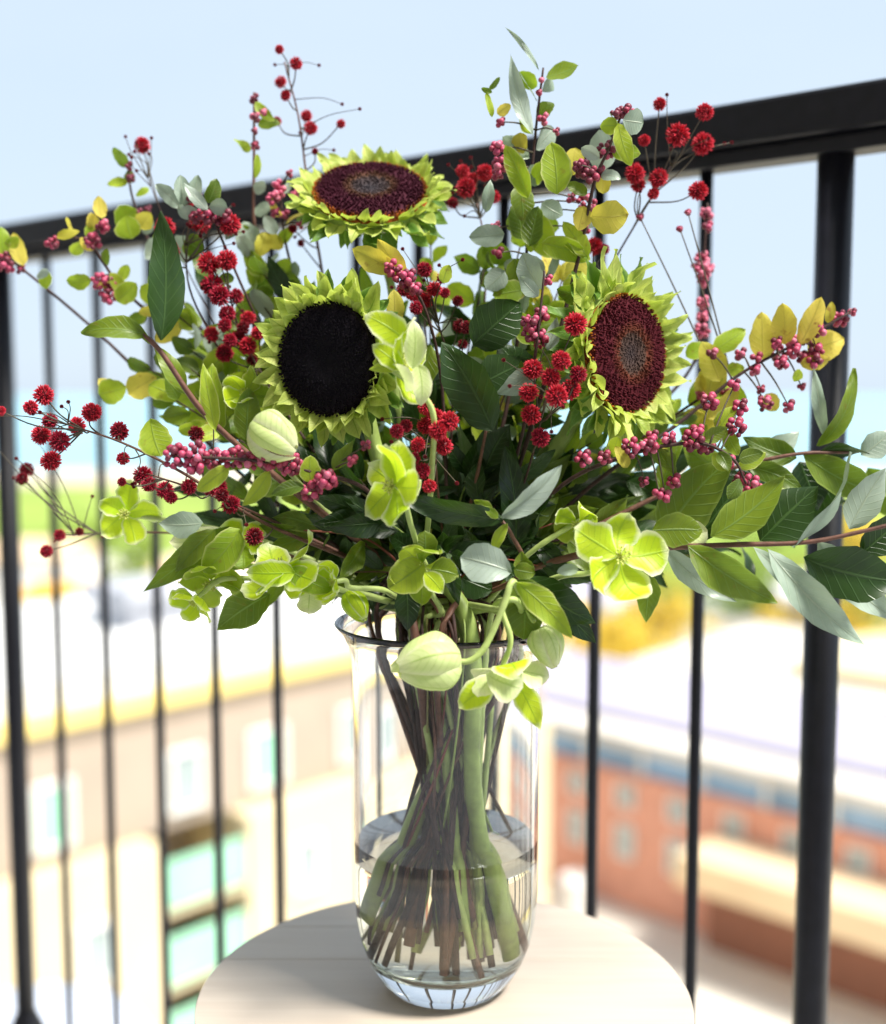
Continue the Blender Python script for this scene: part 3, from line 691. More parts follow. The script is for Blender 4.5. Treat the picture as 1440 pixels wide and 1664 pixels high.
# ------------------------------------------------------------------ sprays of fuzzy red flowers
def spray(label, path, heads, dy, tone=0, thick=.0016):
    pts = [B(x, y, d) for x, y, d in path]; full = stem_path(pts)
    root = empty('red_flower_spray', full[0], label, 'flower spray', 'sprays of fuzzy red flowers')
    tube('stem', full, thick * 1.4, thick * .35, random.choice((M_twig, M_twig, M_twigr)), root, 6)
    sp = spline(pts, 10)
    for _ in range(9):
        h = random.choice(heads); e = B(h[0] + random.gauss(0, 22), h[1] + random.gauss(0, 24), dy + random.uniform(-.02, .02)); q = min(sp, key=lambda p: (p - e).length + .01 * random.random())
        tube('twig', [q, q.lerp(e, .5) + V((random.gauss(0, .003), 0, .003)), e], .0005, .0003, M_thin, root, 4, 4)
        place('flower_bud', random.choice(POM[2]), root, e, .0016)
    for h in heads:
        x, y, r = h[:3]; tn = h[3] if len(h) > 3 else tone; dd = dy + random.uniform(-.018, .018)
        hp = B(x, y, dd)
        j = min(range(len(sp)), key=lambda i: (sp[i] - hp).length + .012 * abs(i - len(sp) * .5) / len(sp)); j = max(0, j - 3); q = sp[j]
        md = q.lerp(hp, .55) + V((random.gauss(0, .002), 0, random.uniform(-.006, 0)))
        tube('twig', [q, md, hp], .0007, .00045, M_thin, root, 5, 4)
        pom(root, x, y, r, dd, tn)
spray('bright red fuzzy flowers right of centre, between dark leaves and the right sunflower', [(790, 930, 0), (850, 790, -.03), (890, 640, -.06)],
      [(935, 527, 20), (912, 586, 18), (866, 600, 18), (895, 613, 18), (859, 638, 18), (905, 643, 19), (927, 633, 18), (863, 674, 18), (940, 608, 15, 1), (878, 711, 18, 1), (858, 822, 12, 1)], -.075, 0)
spray('spray of red fuzzy flowers at the very centre, under the side turned hellebore', [(730, 930, 0), (712, 800, -.03), (705, 690, -.06)],
      [(692, 662, 15), (707, 680, 17), (730, 684, 18), (692, 692, 16), (712, 700, 17), (721, 725, 16), (679, 723, 13), (686, 765, 15, 1), (698, 790, 13), (645, 701, 13, 1), (673, 745, 11, 1), (660, 692, 12, 1)], -.08, 0)
spray('dark red fuzzy flower spray between the top sunflower and the side turned hellebore', [(720, 900, .02), (735, 640, .02), (700, 480, 0)],
      [(690, 438, 13, 1), (672, 476, 15), (690, 488, 15), (655, 470, 13, 1), (719, 452, 10, 1), (723, 476, 10, 1), (744, 489, 10, 2), (746, 530, 12, 2), (758, 532, 12, 2), (706, 470, 14), (676, 500, 12, 1), (752, 560, 9, 2)], 0, 0)
spray('dense crimson flower spray left of the left sunflower', [(640, 900, 0), (500, 720, .03), (400, 560, .04), (365, 450, .03)],
      [(339, 428, 19), (369, 423, 19), (345, 464, 20, 1), (357, 480, 18, 1), (384, 481, 13, 1), (369, 510, 15, 1), (403, 517, 14), (365, 528, 13, 1), (344, 543, 14), (420, 541, 13), (387, 550, 15, 1), (403, 562, 16), (365, 574, 17, 1), (374, 553, 13, 1), (395, 533, 12, 2), (410, 585, 10, 2)], .03, 0)
spray('crimson flowers clustered behind the tall dark leaf and below the grey green leaf tuft', [(600, 900, 0), (440, 700, .05), (320, 500, .05), (300, 400, .05)],
      [(268, 369, 17), (276, 407, 17), (326, 362, 17), (374, 365, 19), (355, 350, 12, 1), (307, 330, 8)], .05, 0)
spray('spray of red fuzzy flowers reaching far out to the left over the railing', [(620, 930, 0), (430, 850, -.03), (300, 770, -.05), (200, 720, -.06), (110, 690, -.06)],
      [(71, 642, 17), (50, 662, 13), (81, 684, 14, 1), (67, 707, 17), (97, 717, 18, 1), (83, 749, 18), (125, 692, 17), (149, 670, 17), (194, 701, 17, 1), (200, 745, 12), (1, 668, 9)], -.055, 0)
spray('low dark red flower spray at the left above the pale hellebore', [(620, 940, 0), (450, 850, -.02), (330, 800, -.04), (240, 770, -.05)],
      [(232, 773, 17), (242, 787, 14), (268, 797, 15, 1), (278, 809, 12, 1), (307, 791, 14, 1), (198, 783, 8, 1), (353, 791, 17, 1), (375, 820, 18, 1), (361, 805, 13, 2), (413, 872, 17, 2), (319, 705, 14, 2), (347, 672, 10, 2)], -.045, 1)
spray('short spray of dusky red flower heads low at the left edge', [(600, 950, 0), (400, 880, .03), (250, 865, .05), (120, 868, .06)],
      [(44, 763, 13, 2), (36, 778, 11, 2), (97, 870, 11, 1), (75, 896, 12, 1), (129, 864, 8, 2)], .06, 2)
spray('tall sparse spray of small red flower heads standing up at the top left', [(650, 900, .02), (560, 650, .09), (520, 420, .10), (500, 300, .10), (485, 190, .10), (462, 100, .10)],
      [(454, 80, 8), (481, 103, 11), (456, 133, 11), (464, 155, 10), (450, 197, 8), (498, 188, 10), (505, 208, 12), (554, 201, 8), (489, 395, 7, 1), (512, 246, 6, 1), (476, 372, 8, 1)], .10, 0)
spray('single red pompom flower on a thin stem above the left leaves', [(600, 900, .02), (420, 650, .09), (300, 430, .10), (240, 290, .10)], [(231, 236, 14)], .10, 0, .001)
spray('spray of red fuzzy flowers in front of the thick black rail at the top right', [(800, 900, .02), (900, 600, .05), (1000, 420, .06), (1090, 270, .06)],
      [(1072, 169, 12), (1145, 182, 16), (1102, 219, 20), (1142, 234, 19), (1047, 228, 10), (1032, 282, 17), (1037, 300, 13), (1070, 289, 17), (1062, 315, 11), (1135, 310, 16), (965, 400, 16), (982, 405, 10, 1)], .05, 0)
spray('red fuzzy flowers right beside the top sunflower, in front of the rail', [(760, 900, .02), (780, 600, .07), (790, 420, .08), (775, 330, .08)],
      [(757, 305, 18), (788, 280, 15), (752, 278, 12), (802, 320, 12), (736, 330, 10, 1), (768, 290, 10)], .07, 0)

# ------------------------------------------------------------------ coral berry sprigs: pink berries in clusters, small rounded leaves
def sprig(label, path, clusters, leaves=(), dy=0., nauto=8, mats='LLMGY', lsize=36, thick=.0018, spread=1.0, twig=None, start=.35, tone=None):
    pts = [B(x, y, d) for x, y, d in path]; full = stem_path(pts)
    root = empty('coral_berry_sprig', full[0], label, 'berry sprig', 'coral berry sprigs')
    tube('stem', full, thick * 1.4, thick * .45, twig or M_twig, root, 6)
    sp = spline(pts, 10)
    for cl_ in clusters:
        x, y, r = cl_[:3]; dd = (cl_[3] if len(cl_) > 3 else dy) + random.uniform(-.008, .008)
        hp = B(x, y, dd); q = min(sp, key=lambda p: (p - hp).length)
        if (q - hp).length > r * PX * .6: tube('twig', [q, q.lerp(hp, .5) + V((0, 0, .002)), hp], .0008, .0005, M_thin, root, 5, 4)
        berries(root, x, y, r, dd, tone)
    for lf in leaves: pl(root, *lf[:5], mat=lf[5], dy=dy + random.uniform(-.01, .01) + (lf[7] if len(lf) > 7 else 0), shape=lf[6] if len(lf) > 6 else 'oval', roll=random.uniform(-25, 25), bend=random.uniform(-.05, .12), fold=random.uniform(.05, .3))
    n = len(sp)
    for k in range(nauto):
        f = start + (1 - start) * (k + random.uniform(.2, .8)) / nauto; i = min(n - 2, int(f * (n - 1))); p = sp[i]; tg = (sp[i + 1] - p).normalized()
        sd = tg.cross(facing(p)) * (1 if k % 2 else -1); d = (tg * .6 + sd * random.uniform(.5, 1.1) + V([random.gauss(0, .35) for _ in range(3)]) * spread).normalized()
        Ln = lsize * PX * random.uniform(.7, 1.25)
        leaf(root, p + d * .003, p + d * (Ln + .003), Ln * random.uniform(.55, .75), (facing(p, jit=.6)), random.choice(mats), random.choice(('oval', 'oval', 'round')), bend=random.uniform(-.1, .15), fold=random.uniform(.05, .35), wave=.03, twist=random.gauss(0, .4))
    return root
sprig('level coral berry sprig with a row of pink berries below the left sunflower', [(650, 900, -.01), (600, 800, -.05), (500, 765, -.09), (400, 747, -.10), (280, 742, -.10)],
      [(284, 742, 16), (317, 737, 16), (316, 757, 13), (347, 745, 15), (381, 744, 16), (411, 748, 14), (439, 744, 17), (471, 754, 18), (506, 797, 16), (532, 778, 14), (573, 749, 8), (595, 724, 8)],
      [(372, 758, 320, 798, 30, 'L'), (438, 765, 394, 822, 32, 'L', 'lance'), (505, 785, 505, 740, 38, 'L', 'oval'), (495, 790, 440, 805, 26, 'M', 'lance'), (540, 765, 575, 715, 26, 'M', 'lance'), (245, 680, 262, 742, 55, 'L', 'round', .02)], -.095, 0)
sprig('coral berry sprig with grey green leaf tuft above dark berries, upper left', [(620, 900, 0), (480, 650, .06), (400, 480, .05), (340, 340, .04)],
      [(319, 351, 11), (340, 352, 12), (357, 356, 12), (366, 350, 9), (308, 324, 8), (322, 322, 8)],
      [(295, 338, 253, 299, 24, 'G'), (300, 335, 293, 284, 26, 'G'), (305, 330, 322, 284, 24, 'G'), (338, 342, 298, 296, 20, 'G', 'lance', -.01), (338, 330, 352, 290, 26, 'M'), (325, 345, 288, 338, 26, 'G', 'round'), (340, 335, 370, 338, 30, 'G', 'round'), (320, 395, 280, 405, 44, 'G', 'round', .03), (330, 410, 300, 390, 40, 'M', 'round', .03)], .035, 4, 'GGM', tone=(2, 2, 5, 0))
sprig('coral berry sprig arching to the upper left edge with yellow leaves by the rail', [(620, 920, 0), (450, 720, .06), (300, 560, .08), (200, 470, .08), (150, 400, .08), (120, 385, .08)],
      [(85, 394, 11), (150, 391, 14), (167, 367, 11), (162, 456, 14), (181, 458, 12), (177, 479, 14), (198, 470, 8)],
      [(148, 455, 108, 455, 27, 'L'), (195, 455, 208, 430, 20, 'L'), (190, 490, 222, 460, 34, 'L', 'oval'), (165, 355, 160, 318, 24, 'Y'), (150, 375, 148, 345, 20, 'Y'), (92, 385, 130, 376, 16, 'Y'), (75, 440, 74, 470, 22, 'L'), (78, 438, 60, 452, 14, 'G'), (205, 350, 215, 388, 44, 'L', 'round'), (225, 370, 245, 345, 30, 'Y')], .075, 10, 'LYLM', 34)
sprig('lone leafy berry tip rising above the railing left of the tall dark leaf', [(610, 920, 0), (450, 720, .09), (330, 540, .10), (260, 430, .11), (218, 330, .11), (207, 265, .11)],
      [(208, 270, 7), (212, 290, 8), (240, 340, 7), (225, 345, 7)], [(207, 297, 174, 299, 17, 'L'), (208, 298, 212, 275, 17, 'M'), (190, 370, 222, 340, 46, 'L', 'round'), (228, 360, 250, 372, 30, 'G', 'round'), (235, 420, 270, 395, 36, 'G', 'round')], .105, 7, 'LMG', 34, tone=(1, 0, 5, 0))
sprig('coral berry tip with bright yellow leaves cut by the left edge', [(600, 930, 0), (380, 760, .07), (180, 560, .10), (40, 440, .10), (-20, 400, .10)],
      [(4, 423, 15), (34, 437, 8), (16, 436, 8)], [(5, 415, 2, 368, 26, 'L'), (38, 432, 22, 378, 26, 'Y'), (10, 400, 30, 385, 20, 'L'), (160, 640, 205, 628, 44, 'L', 'oval', -.04), (208, 640, 255, 612, 44, 'Y', 'oval', -.04), (190, 645, 160, 615, 30, 'Y', 'oval', -.04)], .095, 0)
sprig('thin upright coral berry twig standing above the rail, top left', [(630, 900, .02), (540, 650, .09), (450, 500, .10), (415, 380, .10), (413, 260, .10), (413, 150, .10)],
      [(413, 160, 8), (415, 190, 9), (413, 212, 6), (414, 236, 8), (428, 182, 5)], [(415, 165, 446, 197, 18, 'L'), (418, 250, 415, 290, 13, 'L'), (415, 400, 395, 360, 30, 'G'), (415, 350, 440, 330, 22, 'G'), (425, 420, 408, 465, 34, 'L'), (440, 470, 412, 440, 40, 'M', 'oval')], .095, 6, 'LMG', 34, thick=.0022, twig=M_twigr, tone=(2, 1, 3, 3))
sprig('pink coral berry sprig against the left petals of the top sunflower', [(640, 900, .02), (540, 640, .08), (470, 420, .09), (455, 310, .09)],
      [(444, 322, 12), (449, 300, 9), (456, 312, 9), (470, 281, 6), (478, 316, 8), (487, 365, 7), (462, 350, 9), (448, 345, 8)], [(450, 380, 430, 350, 22, 'G'), (452, 395, 478, 370, 20, 'L'), (440, 460, 470, 420, 34, 'L')], .085, 8, 'LMGY', 34, tone=(1, 4, 1, 3))
sprig('tall leafy coral berry sprig at top centre with lime leaves and long pale tips', [(740, 930, 0), (815, 700, .02), (850, 480, .03), (860, 330, .03), (872, 200, .03), (883, 110, .03)],
      [(882, 193, 9), (814, 198, 8), (904, 213, 6), (809, 240, 12), (813, 266, 13), (809, 282, 10), (804, 371, 11), (809, 411, 9), (809, 451, 9), (887, 453, 9), (951, 371, 10), (953, 331, 15), (957, 345, 13), (929, 320, 8), (880, 130, 4), (876, 150, 4)],
      [(866, 220, 830, 88, 27, 'G', 'lance', -.01), (876, 115, 820, 44, 9, 'G', 'lance'), (905, 316, 896, 231, 50, 'L', 'oval', -.03), (858, 322, 820, 235, 36, 'L', 'oval', -.02), (845, 300, 850, 360, 40, 'M', 'oval'), (870, 350, 900, 420, 46, 'L', 'oval'),
       (880, 395, 960, 422, 40, 'L', 'oval', -.02), (850, 390, 835, 330, 40, 'M', 'oval'), (860, 400, 875, 335, 36, 'M', 'oval'), (820, 380, 762, 385, 36, 'G', 'oval'), (790, 345, 797, 292, 22, 'G', 'lance'), (845, 215, 850, 250, 26, 'Y'), (800, 190, 790, 150, 12, 'L'), (808, 185, 830, 170, 20, 'Y'), (795, 145, 812, 125, 10, 'M'), (800, 150, 782, 143, 9, 'M'),
       (860, 300, 885, 270, 34, 'G', 'oval'), (880, 330, 915, 350, 32, 'G', 'oval'), (835, 420, 860, 480, 44, 'M', 'oval'), (820, 440, 790, 470, 38, 'G', 'oval'), (890, 455, 910, 400, 14, 'G', 'lance'), (880, 450, 850, 415, 34, 'G', 'oval'), (855, 470, 800, 480, 40, 'L', 'oval'), (862, 560, 838, 505, 36, 'L', 'oval', -.03)], .02, 16, 'LLMMG', 46)
sprig('rounded leaves and purple berries over the rail, right of the tall centre sprig', [(780, 930, 0), (880, 640, 0), (940, 420, 0), (965, 300, -.01), (990, 240, -.01), (1010, 185, -.01)],
      [(984, 244, 14), (1000, 184, 9), (1016, 180, 10), (1025, 185, 7), (947, 276, 14), (960, 284, 12), (973, 282, 12), (940, 268, 8)],
      [(1012, 195, 1046, 200, 42, 'G', 'round', -.015), (1005, 200, 1026, 270, 30, 'L', 'oval', -.01), (1005, 205, 975, 205, 28, 'L', 'oval'), (1005, 245, 955, 245, 62, 'G', 'round', .02), (935, 240, 930, 285, 34, 'Y', 'oval', .03), (980, 315, 985, 280, 24, 'Y', 'oval', .02), (958, 352, 1022, 348, 52, 'Y', 'oval', -.01), (950, 335, 940, 375, 32, 'Y', 'oval'), (955, 420, 915, 360, 30, 'L', 'oval'), (940, 415, 930, 470, 40, 'Y', 'oval', .02), (945, 440, 920, 500, 42, 'L', 'oval', .03)], -.012, 8, 'LMG', 38, tone=(2, 2, 5, 0))
sprig('purple berry cluster hanging at centre right just above the bright red flowers', [(790, 930, 0), (850, 700, -.03), (872, 560, -.06), (885, 440, -.06)],
      [(880, 510, 11), (866, 524, 10), (861, 541, 12), (877, 550, 13), (855, 519, 8), (868, 533, 10), (890, 456, 8)], [(872, 600, 805, 640, 40, 'G', 'lance'), (890, 570, 905, 515, 24, 'G', 'lance'), (890, 580, 925, 540, 40, 'M', 'oval', .02), (965, 480, 905, 470, 40, 'M', 'oval', .03), (880, 470, 850, 410, 44, 'G', 'oval', .01)], -.06, 3, 'GM', 36)
sprig('pink coral berry cluster under two yellow leaves, just below the top sunflower', [(720, 920, 0), (720, 650, -.01), (690, 500, -.03), (640, 440, -.04)],
      [(634, 433, 10), (645, 443, 12), (655, 452, 12), (667, 446, 9), (664, 462, 11), (675, 470, 10)], [(645, 440, 572, 404, 40, 'Y', 'oval', -.01), (662, 448, 614, 388, 34, 'Y', 'oval', .01), (640, 530, 640, 470, 30, 'Y', 'oval', .03), (720, 460, 730, 430, 22, 'L')], -.045, 0)
sprig('bare pink berry twig in front of the thin baluster at the right', [(800, 930, 0), (960, 760, .07), (1090, 640, .10), (1138, 560, .10), (1143, 440, .10), (1150, 330, .10)],
      [(1148, 346, 11), (1150, 368, 9), (1141, 420, 12), (1143, 440, 14), (1141, 458, 9), (1142, 492, 11), (1142, 515, 11), (1141, 538, 13), (1130, 432, 6), (1155, 436, 6)], (), .095, 0, tone=(1, 2, 1, 5))
sprig('yellow leaved coral berry branch reaching right in front of the thick post', [(800, 940, 0), (960, 790, .01), (1100, 690, .02), (1200, 610, .02), (1290, 560, .02), (1380, 508, .02)],
      [(1158, 575, 9), (1204, 575, 10), (1230, 582, 9), (1227, 601, 10), (1263, 556, 10), (1263, 575, 13), (1270, 589, 11), (1286, 554, 10), (1291, 572, 12), (1308, 551, 11), (1329, 537, 12), (1327, 568, 12), (1324, 584, 12), (1303, 580, 10), (1364, 518, 13), (1386, 507, 6), (1303, 629, 6), (1244, 655, 13), (1282, 660, 10), (1237, 632, 8)],
      [(1240, 585, 1238, 506, 42, 'Y', 'oval'), (1275, 560, 1272, 492, 42, 'Y', 'oval'), (1300, 560, 1335, 482, 36, 'Y', 'oval'), (1345, 525, 1352, 490, 16, 'Y'), (1312, 575, 1372, 550, 50, 'Y', 'oval', .01), (1300, 590, 1350, 582, 26, 'Y'), (1170, 620, 1140, 555, 44, 'Y', 'oval'), (1150, 645, 1170, 580, 46, 'Y', 'oval', .01), (1160, 570, 1212, 536, 36, 'L', 'oval'), (1180, 600, 1210, 598, 24, 'L', 'oval'), (1150, 680, 1200, 630, 34, 'Y', 'oval', .01), (1300, 600, 1290, 620, 16, 'L'), (1245, 640, 1262, 668, 30, 'Y', 'oval', .01), (1115, 580, 1150, 560, 30, 'L', 'oval', .01)], .02, 0, tone=(4, 4, 3, 2))
sprig('dark berried sprig running right beneath the right sunflower', [(790, 950, -.01), (900, 800, -.03), (1020, 740, -.05), (1130, 720, -.06), (1190, 745, -.07), (1212, 785, -.07)],
      [(949, 745, 12), (983, 743, 11), (1024, 728, 14), (1055, 724, 13), (1061, 709, 10), (1089, 713, 11), (1126, 716, 15), (1147, 724, 14), (1152, 653, 13), (1135, 700, 10), (1204, 662, 12), (1197, 694, 14), (1185, 750, 9), (1194, 625, 9), (1212, 789, 21), (1095, 783, 11), (1071, 802, 9), (1081, 807, 9), (1048, 782, 8)],
      [(1165, 700, 1195, 660, 30, 'L'), (1180, 700, 1200, 740, 26, 'L', 'oval'), (1200, 760, 1245, 735, 24, 'L', 'oval'), (1180, 765, 1160, 735, 24, 'L', 'oval'), (1020, 760, 1000, 725, 22, 'Y', 'oval'), (1100, 770, 1040, 715, 26, 'M', 'lance')], -.055, 6, 'LMM', 36)
sprig('pink berry twiglets just right of the right sunflower, over yellow leaves', [(800, 930, .02), (950, 780, .05), (1060, 700, .05), (1150, 640, .04), (1190, 620, .04)],
      [(1140, 640, 10), (1165, 660, 11), (1180, 640, 9), (1040, 353, 6), (1118, 345, 4), (1105, 372, 4)], [(1120, 660, 1160, 620, 34, 'L', 'oval'), (1135, 700, 1180, 680, 30, 'Y', 'oval'), (1110, 720, 1150, 690, 34, 'L', 'oval')], .04, 8, 'LYL', 36)

# ------------------------------------------------------------------ laurel and other leafy branches
def branch(label, path, leaves=(), dy=0., nauto=10, mats='DDM', lsize=95, wr=.36, thick=.0022, start=.3, twig=None, ljit=.35, name='laurel_branch', cat='leafy branch', group='leafy branches', shapes=('lance',), face_j=.55, lift=.03):
    pts = [B(x, y, d) for x, y, d in path]; full = stem_path(pts, lift=lift)
    root = empty(name, full[0], label, cat, group)
    tube('stem', full, thick * 1.4, thick * .5, twig or M_twigr, root, 7)
    sp = spline(pts, 10); n = len(sp)
    for lf in leaves:
        k = dict(lf[8]) if len(lf) > 8 else {}
        pl(root, *lf[:5], mat=lf[5], dy=dy + (lf[7] if len(lf) > 7 else 0), shape=lf[6] if len(lf) > 6 else 'lance', **{**dict(roll=random.uniform(-20, 20), bend=random.uniform(-.04, .1), fold=random.uniform(.1, .35)), **k})
    for k in range(nauto):
        f = start + (1 - start) * (k + random.uniform(.3, .7)) / nauto; i = min(n - 2, int(f * (n - 1))); p = sp[i]; tg = (sp[i + 1] - p).normalized()
        sd = tg.cross(facing(p)) * (1 if k % 2 else -1); d = (tg * .75 + sd * random.uniform(.4, 1.0) + V([random.gauss(0, ljit) for _ in range(3)])).normalized()
        if k == nauto - 1: d = tg
        Ln = lsize * PX * random.uniform(.7, 1.15)
        leaf(root, p + d * .003, p + d * (Ln + .003), Ln * wr * random.uniform(.85, 1.15), facing(p, jit=face_j), random.choice(mats), random.choice(shapes), bend=random.uniform(-.08, .12), fold=random.uniform(.1, .35), twist=random.gauss(0, .3), droop=random.uniform(0, .15))
    return root
branch('reddish twig at the left carrying one tall dark upright leaf and a curled green one', [(640, 930, -.01), (480, 800, -.04), (340, 680, -.07), (260, 570, -.08), (215, 530, -.08)],
       [(262, 553, 260, 343, 62, 'D', 'lance', -.005, {'roll': 12}), (240, 545, 132, 542, 46, 'M', 'lance', 0, {'roll': 30, 'bend': .2, 'fold': .3}), (245, 560, 205, 515, 12, 'M'), (300, 640, 250, 560, 34, 'M', 'lance', .03), (350, 700, 330, 590, 30, 'L', 'lance', .01)], -.08, 0, thick=.0028)
branch('big right hand branch of broad dark leaves stretching past the thick post', [(800, 950, -.02), (950, 900, -.05), (1080, 890, -.07), (1200, 885, -.08), (1320, 880, -.09), (1460, 850, -.10)],
       [(1155, 872, 1276, 774, 66, 'M', 'lance', -.01, {'roll': -10}), (1118, 888, 1263, 979, 62, 'M', 'lance', -.02, {'roll': 10}), (1080, 890, 1197, 978, 40, 'G', 'lance', .01), (1248, 893, 1404, 1046, 58, 'G', 'lance', -.02, {'bend': .12}), (1225, 890, 1345, 1010, 32, 'G', 'lance', 0),
        (1290, 890, 1385, 735, 20, 'G', 'lance', -.02, {'roll': 60}), (1305, 905, 1470, 945, 92, 'D', 'lance', .01), (1330, 880, 1460, 1010, 60, 'G', 'lance', .03), (1235, 880, 1330, 790, 90, 'D', 'lance', .03), (1075, 880, 1190, 745, 92, 'M', 'lance', .03), (1130, 880, 1220, 770, 60, 'D', 'lance', .04), (1060, 862, 1142, 862, 56, 'M', 'oval', -.01), (1100, 880, 1150, 862, 46, 'P', 'round', .0), (1060, 935, 1050, 1012, 38, 'M', 'lance', .0), (1400, 900, 1480, 830, 60, 'D', 'lance', .01), (1380, 860, 1440, 760, 56, 'G', 'lance', .02)], -.07, 0, thick=.0026)
branch('upper right leafy branch with leaves curling up beside the thick post', [(800, 940, 0), (980, 850, .0), (1130, 780, .0), (1280, 740, -.01), (1380, 735, -.01)],
       [(1295, 745, 1208, 710, 44, 'M', 'lance', 0), (1305, 738, 1445, 806, 58, 'M', 'lance', -.01), (1330, 725, 1388, 598, 34, 'M', 'lance', 0, {'roll': 30, 'bend': .15}), (1340, 712, 1322, 596, 22, 'G', 'lance', 0), (1300, 750, 1330, 830, 70, 'D', 'lance', .02), (1260, 750, 1190, 790, 60, 'D', 'lance', .02), (1350, 750, 1290, 860, 64, 'D', 'lance', .03), (1400, 740, 1450, 700, 46, 'G', 'lance', 0), (1220, 770, 1300, 700, 50, 'G', 'lance', .03), (1180, 775, 1110, 720, 56, 'M', 'lance', .03), (1410, 760, 1470, 850, 60, 'M', 'lance', .03)], 0, 3, 'DM', 90)
branch('short centre branch with two very dark broad leaves in the heart of the bouquet', [(740, 940, -.01), (770, 800, -.02), (790, 700, -.03)],
       [(800, 700, 717, 556, 84, 'D', 'lance', -.015, {'roll': -15}), (768, 560, 846, 492, 76, 'D', 'oval', .02), (772, 630, 862, 585, 70, 'D', 'lance', .015), (838, 890, 820, 725, 58, 'D', 'lance', 0), (860, 640, 810, 560, 60, 'D', 'oval', .03), (790, 760, 830, 690, 50, 'D', 'lance', .02), (700, 560, 665, 640, 50, 'M', 'lance', .03)], -.035, 0)
branch('front twig with a long dull leaf pointing left and a folded pale leaf pointing right', [(800, 960, -.04), (850, 920, -.08), (832, 870, -.09), (815, 845, -.09)],
       [(818, 845, 648, 806, 50, 'D', 'lance', 0, {'roll': -25}), (815, 840, 912, 755, 44, 'G', 'lance', 0, {'roll': 25, 'fold': .5}), (800, 835, 770, 812, 22, 'L'), (810, 842, 785, 822, 16, 'L'), (825, 850, 800, 905, 20, 'L'), (832, 930, 748, 905, 66, 'G', 'round', -.01, {'roll': 0, 'bend': .1}), (842, 915, 868, 930, 26, 'M', 'oval', 0), (850, 930, 848, 895, 26, 'M')], -.095, 0, thick=.0022)
def fan(i, lab, tx, ty, d0, n, mats='DDM', ls=95, **k):
    ls *= 1.1; k = {'start': .10, 'lift': .105, 'thick': random.choice((.0007, .0009, .0012, .0018)), 'twig': random.choice((M_twig, M_twigr, M_olive, M_redst, M_gstem)), **k}; n = int(n * 1.75)
    mx_, my_ = (720 + tx) / 2 + random.uniform(-15, 15), (940 + ty) / 2 + random.uniform(-15, 15) - 15
    branch(lab, [(720 + (tx - 720) * .12, 950, d0 * .3), (mx_, my_, d0 * .8), (tx, ty, d0)], (), 0, n, mats, ls, **k)
fans = [('dark leafy branch behind the left sunflower', 470, 480, .07, 12, 'DDM', 90), ('dark leafy branch low on the left over the rim', 400, 850, .03, 11, 'DDD', 95),
 ('dark leafy branch between the left sunflower and the berry row', 440, 690, .05, 11, 'DM', 85), ('dark leafy branch straight up the middle', 690, 520, .06, 13, 'DDM', 95),
 ('dark leafy branch just left of the tall leafy sprig', 780, 480, .07, 12, 'DM', 90), ('dark leafy branch behind the bright red spray', 900, 560, .06, 13, 'DDM', 90),
 ('dark leafy branch low on the right over the rim', 1010, 870, .0, 11, 'DDM', 95), ('dark leafy branch under the right sunflower', 1040, 760, .04, 12, 'DM', 90),
 ('deep shaded branch low at centre above the rim', 700, 800, .02, 11, 'DDD', 90), ('deep shaded branch low at centre left', 570, 800, .04, 12, 'DDD', 90),
 ('deep shaded branch low at centre right', 850, 800, .05, 12, 'DDD', 90), ('dark leafy branch behind the top sunflower stem', 600, 470, .09, 11, 'DDM', 85),
 ('dark leafy branch behind the crimson flowers at the left', 360, 620, .08, 11, 'DMM', 80), ('back branch behind the right sunflower', 960, 480, .09, 11, 'MDG', 80)]
fans += [('dark leaves far behind the grey green tuft', 350, 470, .10, 7, 'DDM', 90), ('dark leaves behind the tall dark leaf stem', 290, 640, .07, 8, 'DMM', 85), ('dark leaves under the yellow leaved branch', 1190, 740, .08, 8, 'DDM', 100),
 ('dark leaves behind the broad right hand leaves', 1290, 830, .07, 10, 'DDM', 105), ('dark leaves low behind the big flat hellebore', 1150, 900, .05, 9, 'DMM', 90), ('short dark leaves hanging over the left of the rim', 560, 930, -.02, 6, 'DDM', 75), ('short dark leaves hanging over the right of the rim', 880, 920, -.04, 6, 'DDM', 80), ('short dark leaves over the front of the rim', 730, 900, -.05, 6, 'DDD', 75),
 ('low left leafy branch among the lime hellebores', 480, 860, -.02, 8, 'DMM', 80), ('low right leafy branch behind the front twig', 900, 850, -.03, 8, 'DDM', 85), ('dark leaves between the level berry row and the centre hellebore', 580, 830, -.04, 7, 'DDD', 85),
 ('dark leaves behind the folded pale leaf', 850, 770, -.03, 7, 'DDD', 85), ('dark leafy branch spreading flat to the left under the berry row', 330, 800, .05, 10, 'DDM', 95), ('dark leafy branch filling the hollow left of the centre hellebore', 520, 760, .0, 9, 'DDD', 100),
 ('dark leafy branch filling the hollow right of the centre hellebore', 770, 760, .0, 9, 'DDD', 100), ('dark leafy branch behind the big flat hellebore at the right', 930, 800, .02, 10, 'DDM', 100),
 ('dark leafy branch behind the hellebores at the lower left', 440, 900, .04, 9, 'DDM', 90), ('dark leafy branch spreading flat to the right over the rim', 1100, 840, .06, 11, 'DDM', 100),
 ('deep shaded branch directly above the back of the rim', 640, 860, .05, 9, 'DDD', 95), ('deep shaded branch above the back of the rim at the right', 800, 870, .06, 9, 'DDD', 95),
 ('dark leafy branch behind the centre red spray', 660, 640, .04, 10, 'DDD', 100), ('dark leafy branch behind the purple berry cluster', 840, 620, .05, 10, 'DDM', 95),
 ('dark leafy branch below the left sunflower', 520, 700, .02, 9, 'DDM', 95), ('dark leafy branch reaching right behind the dark berried sprig', 1150, 760, .06, 11, 'DDM', 90)]
for i, (lab, tx, ty, d0, n, mt, ls) in enumerate(fans): fan(i, lab, tx, ty, d0, n, mt, ls)
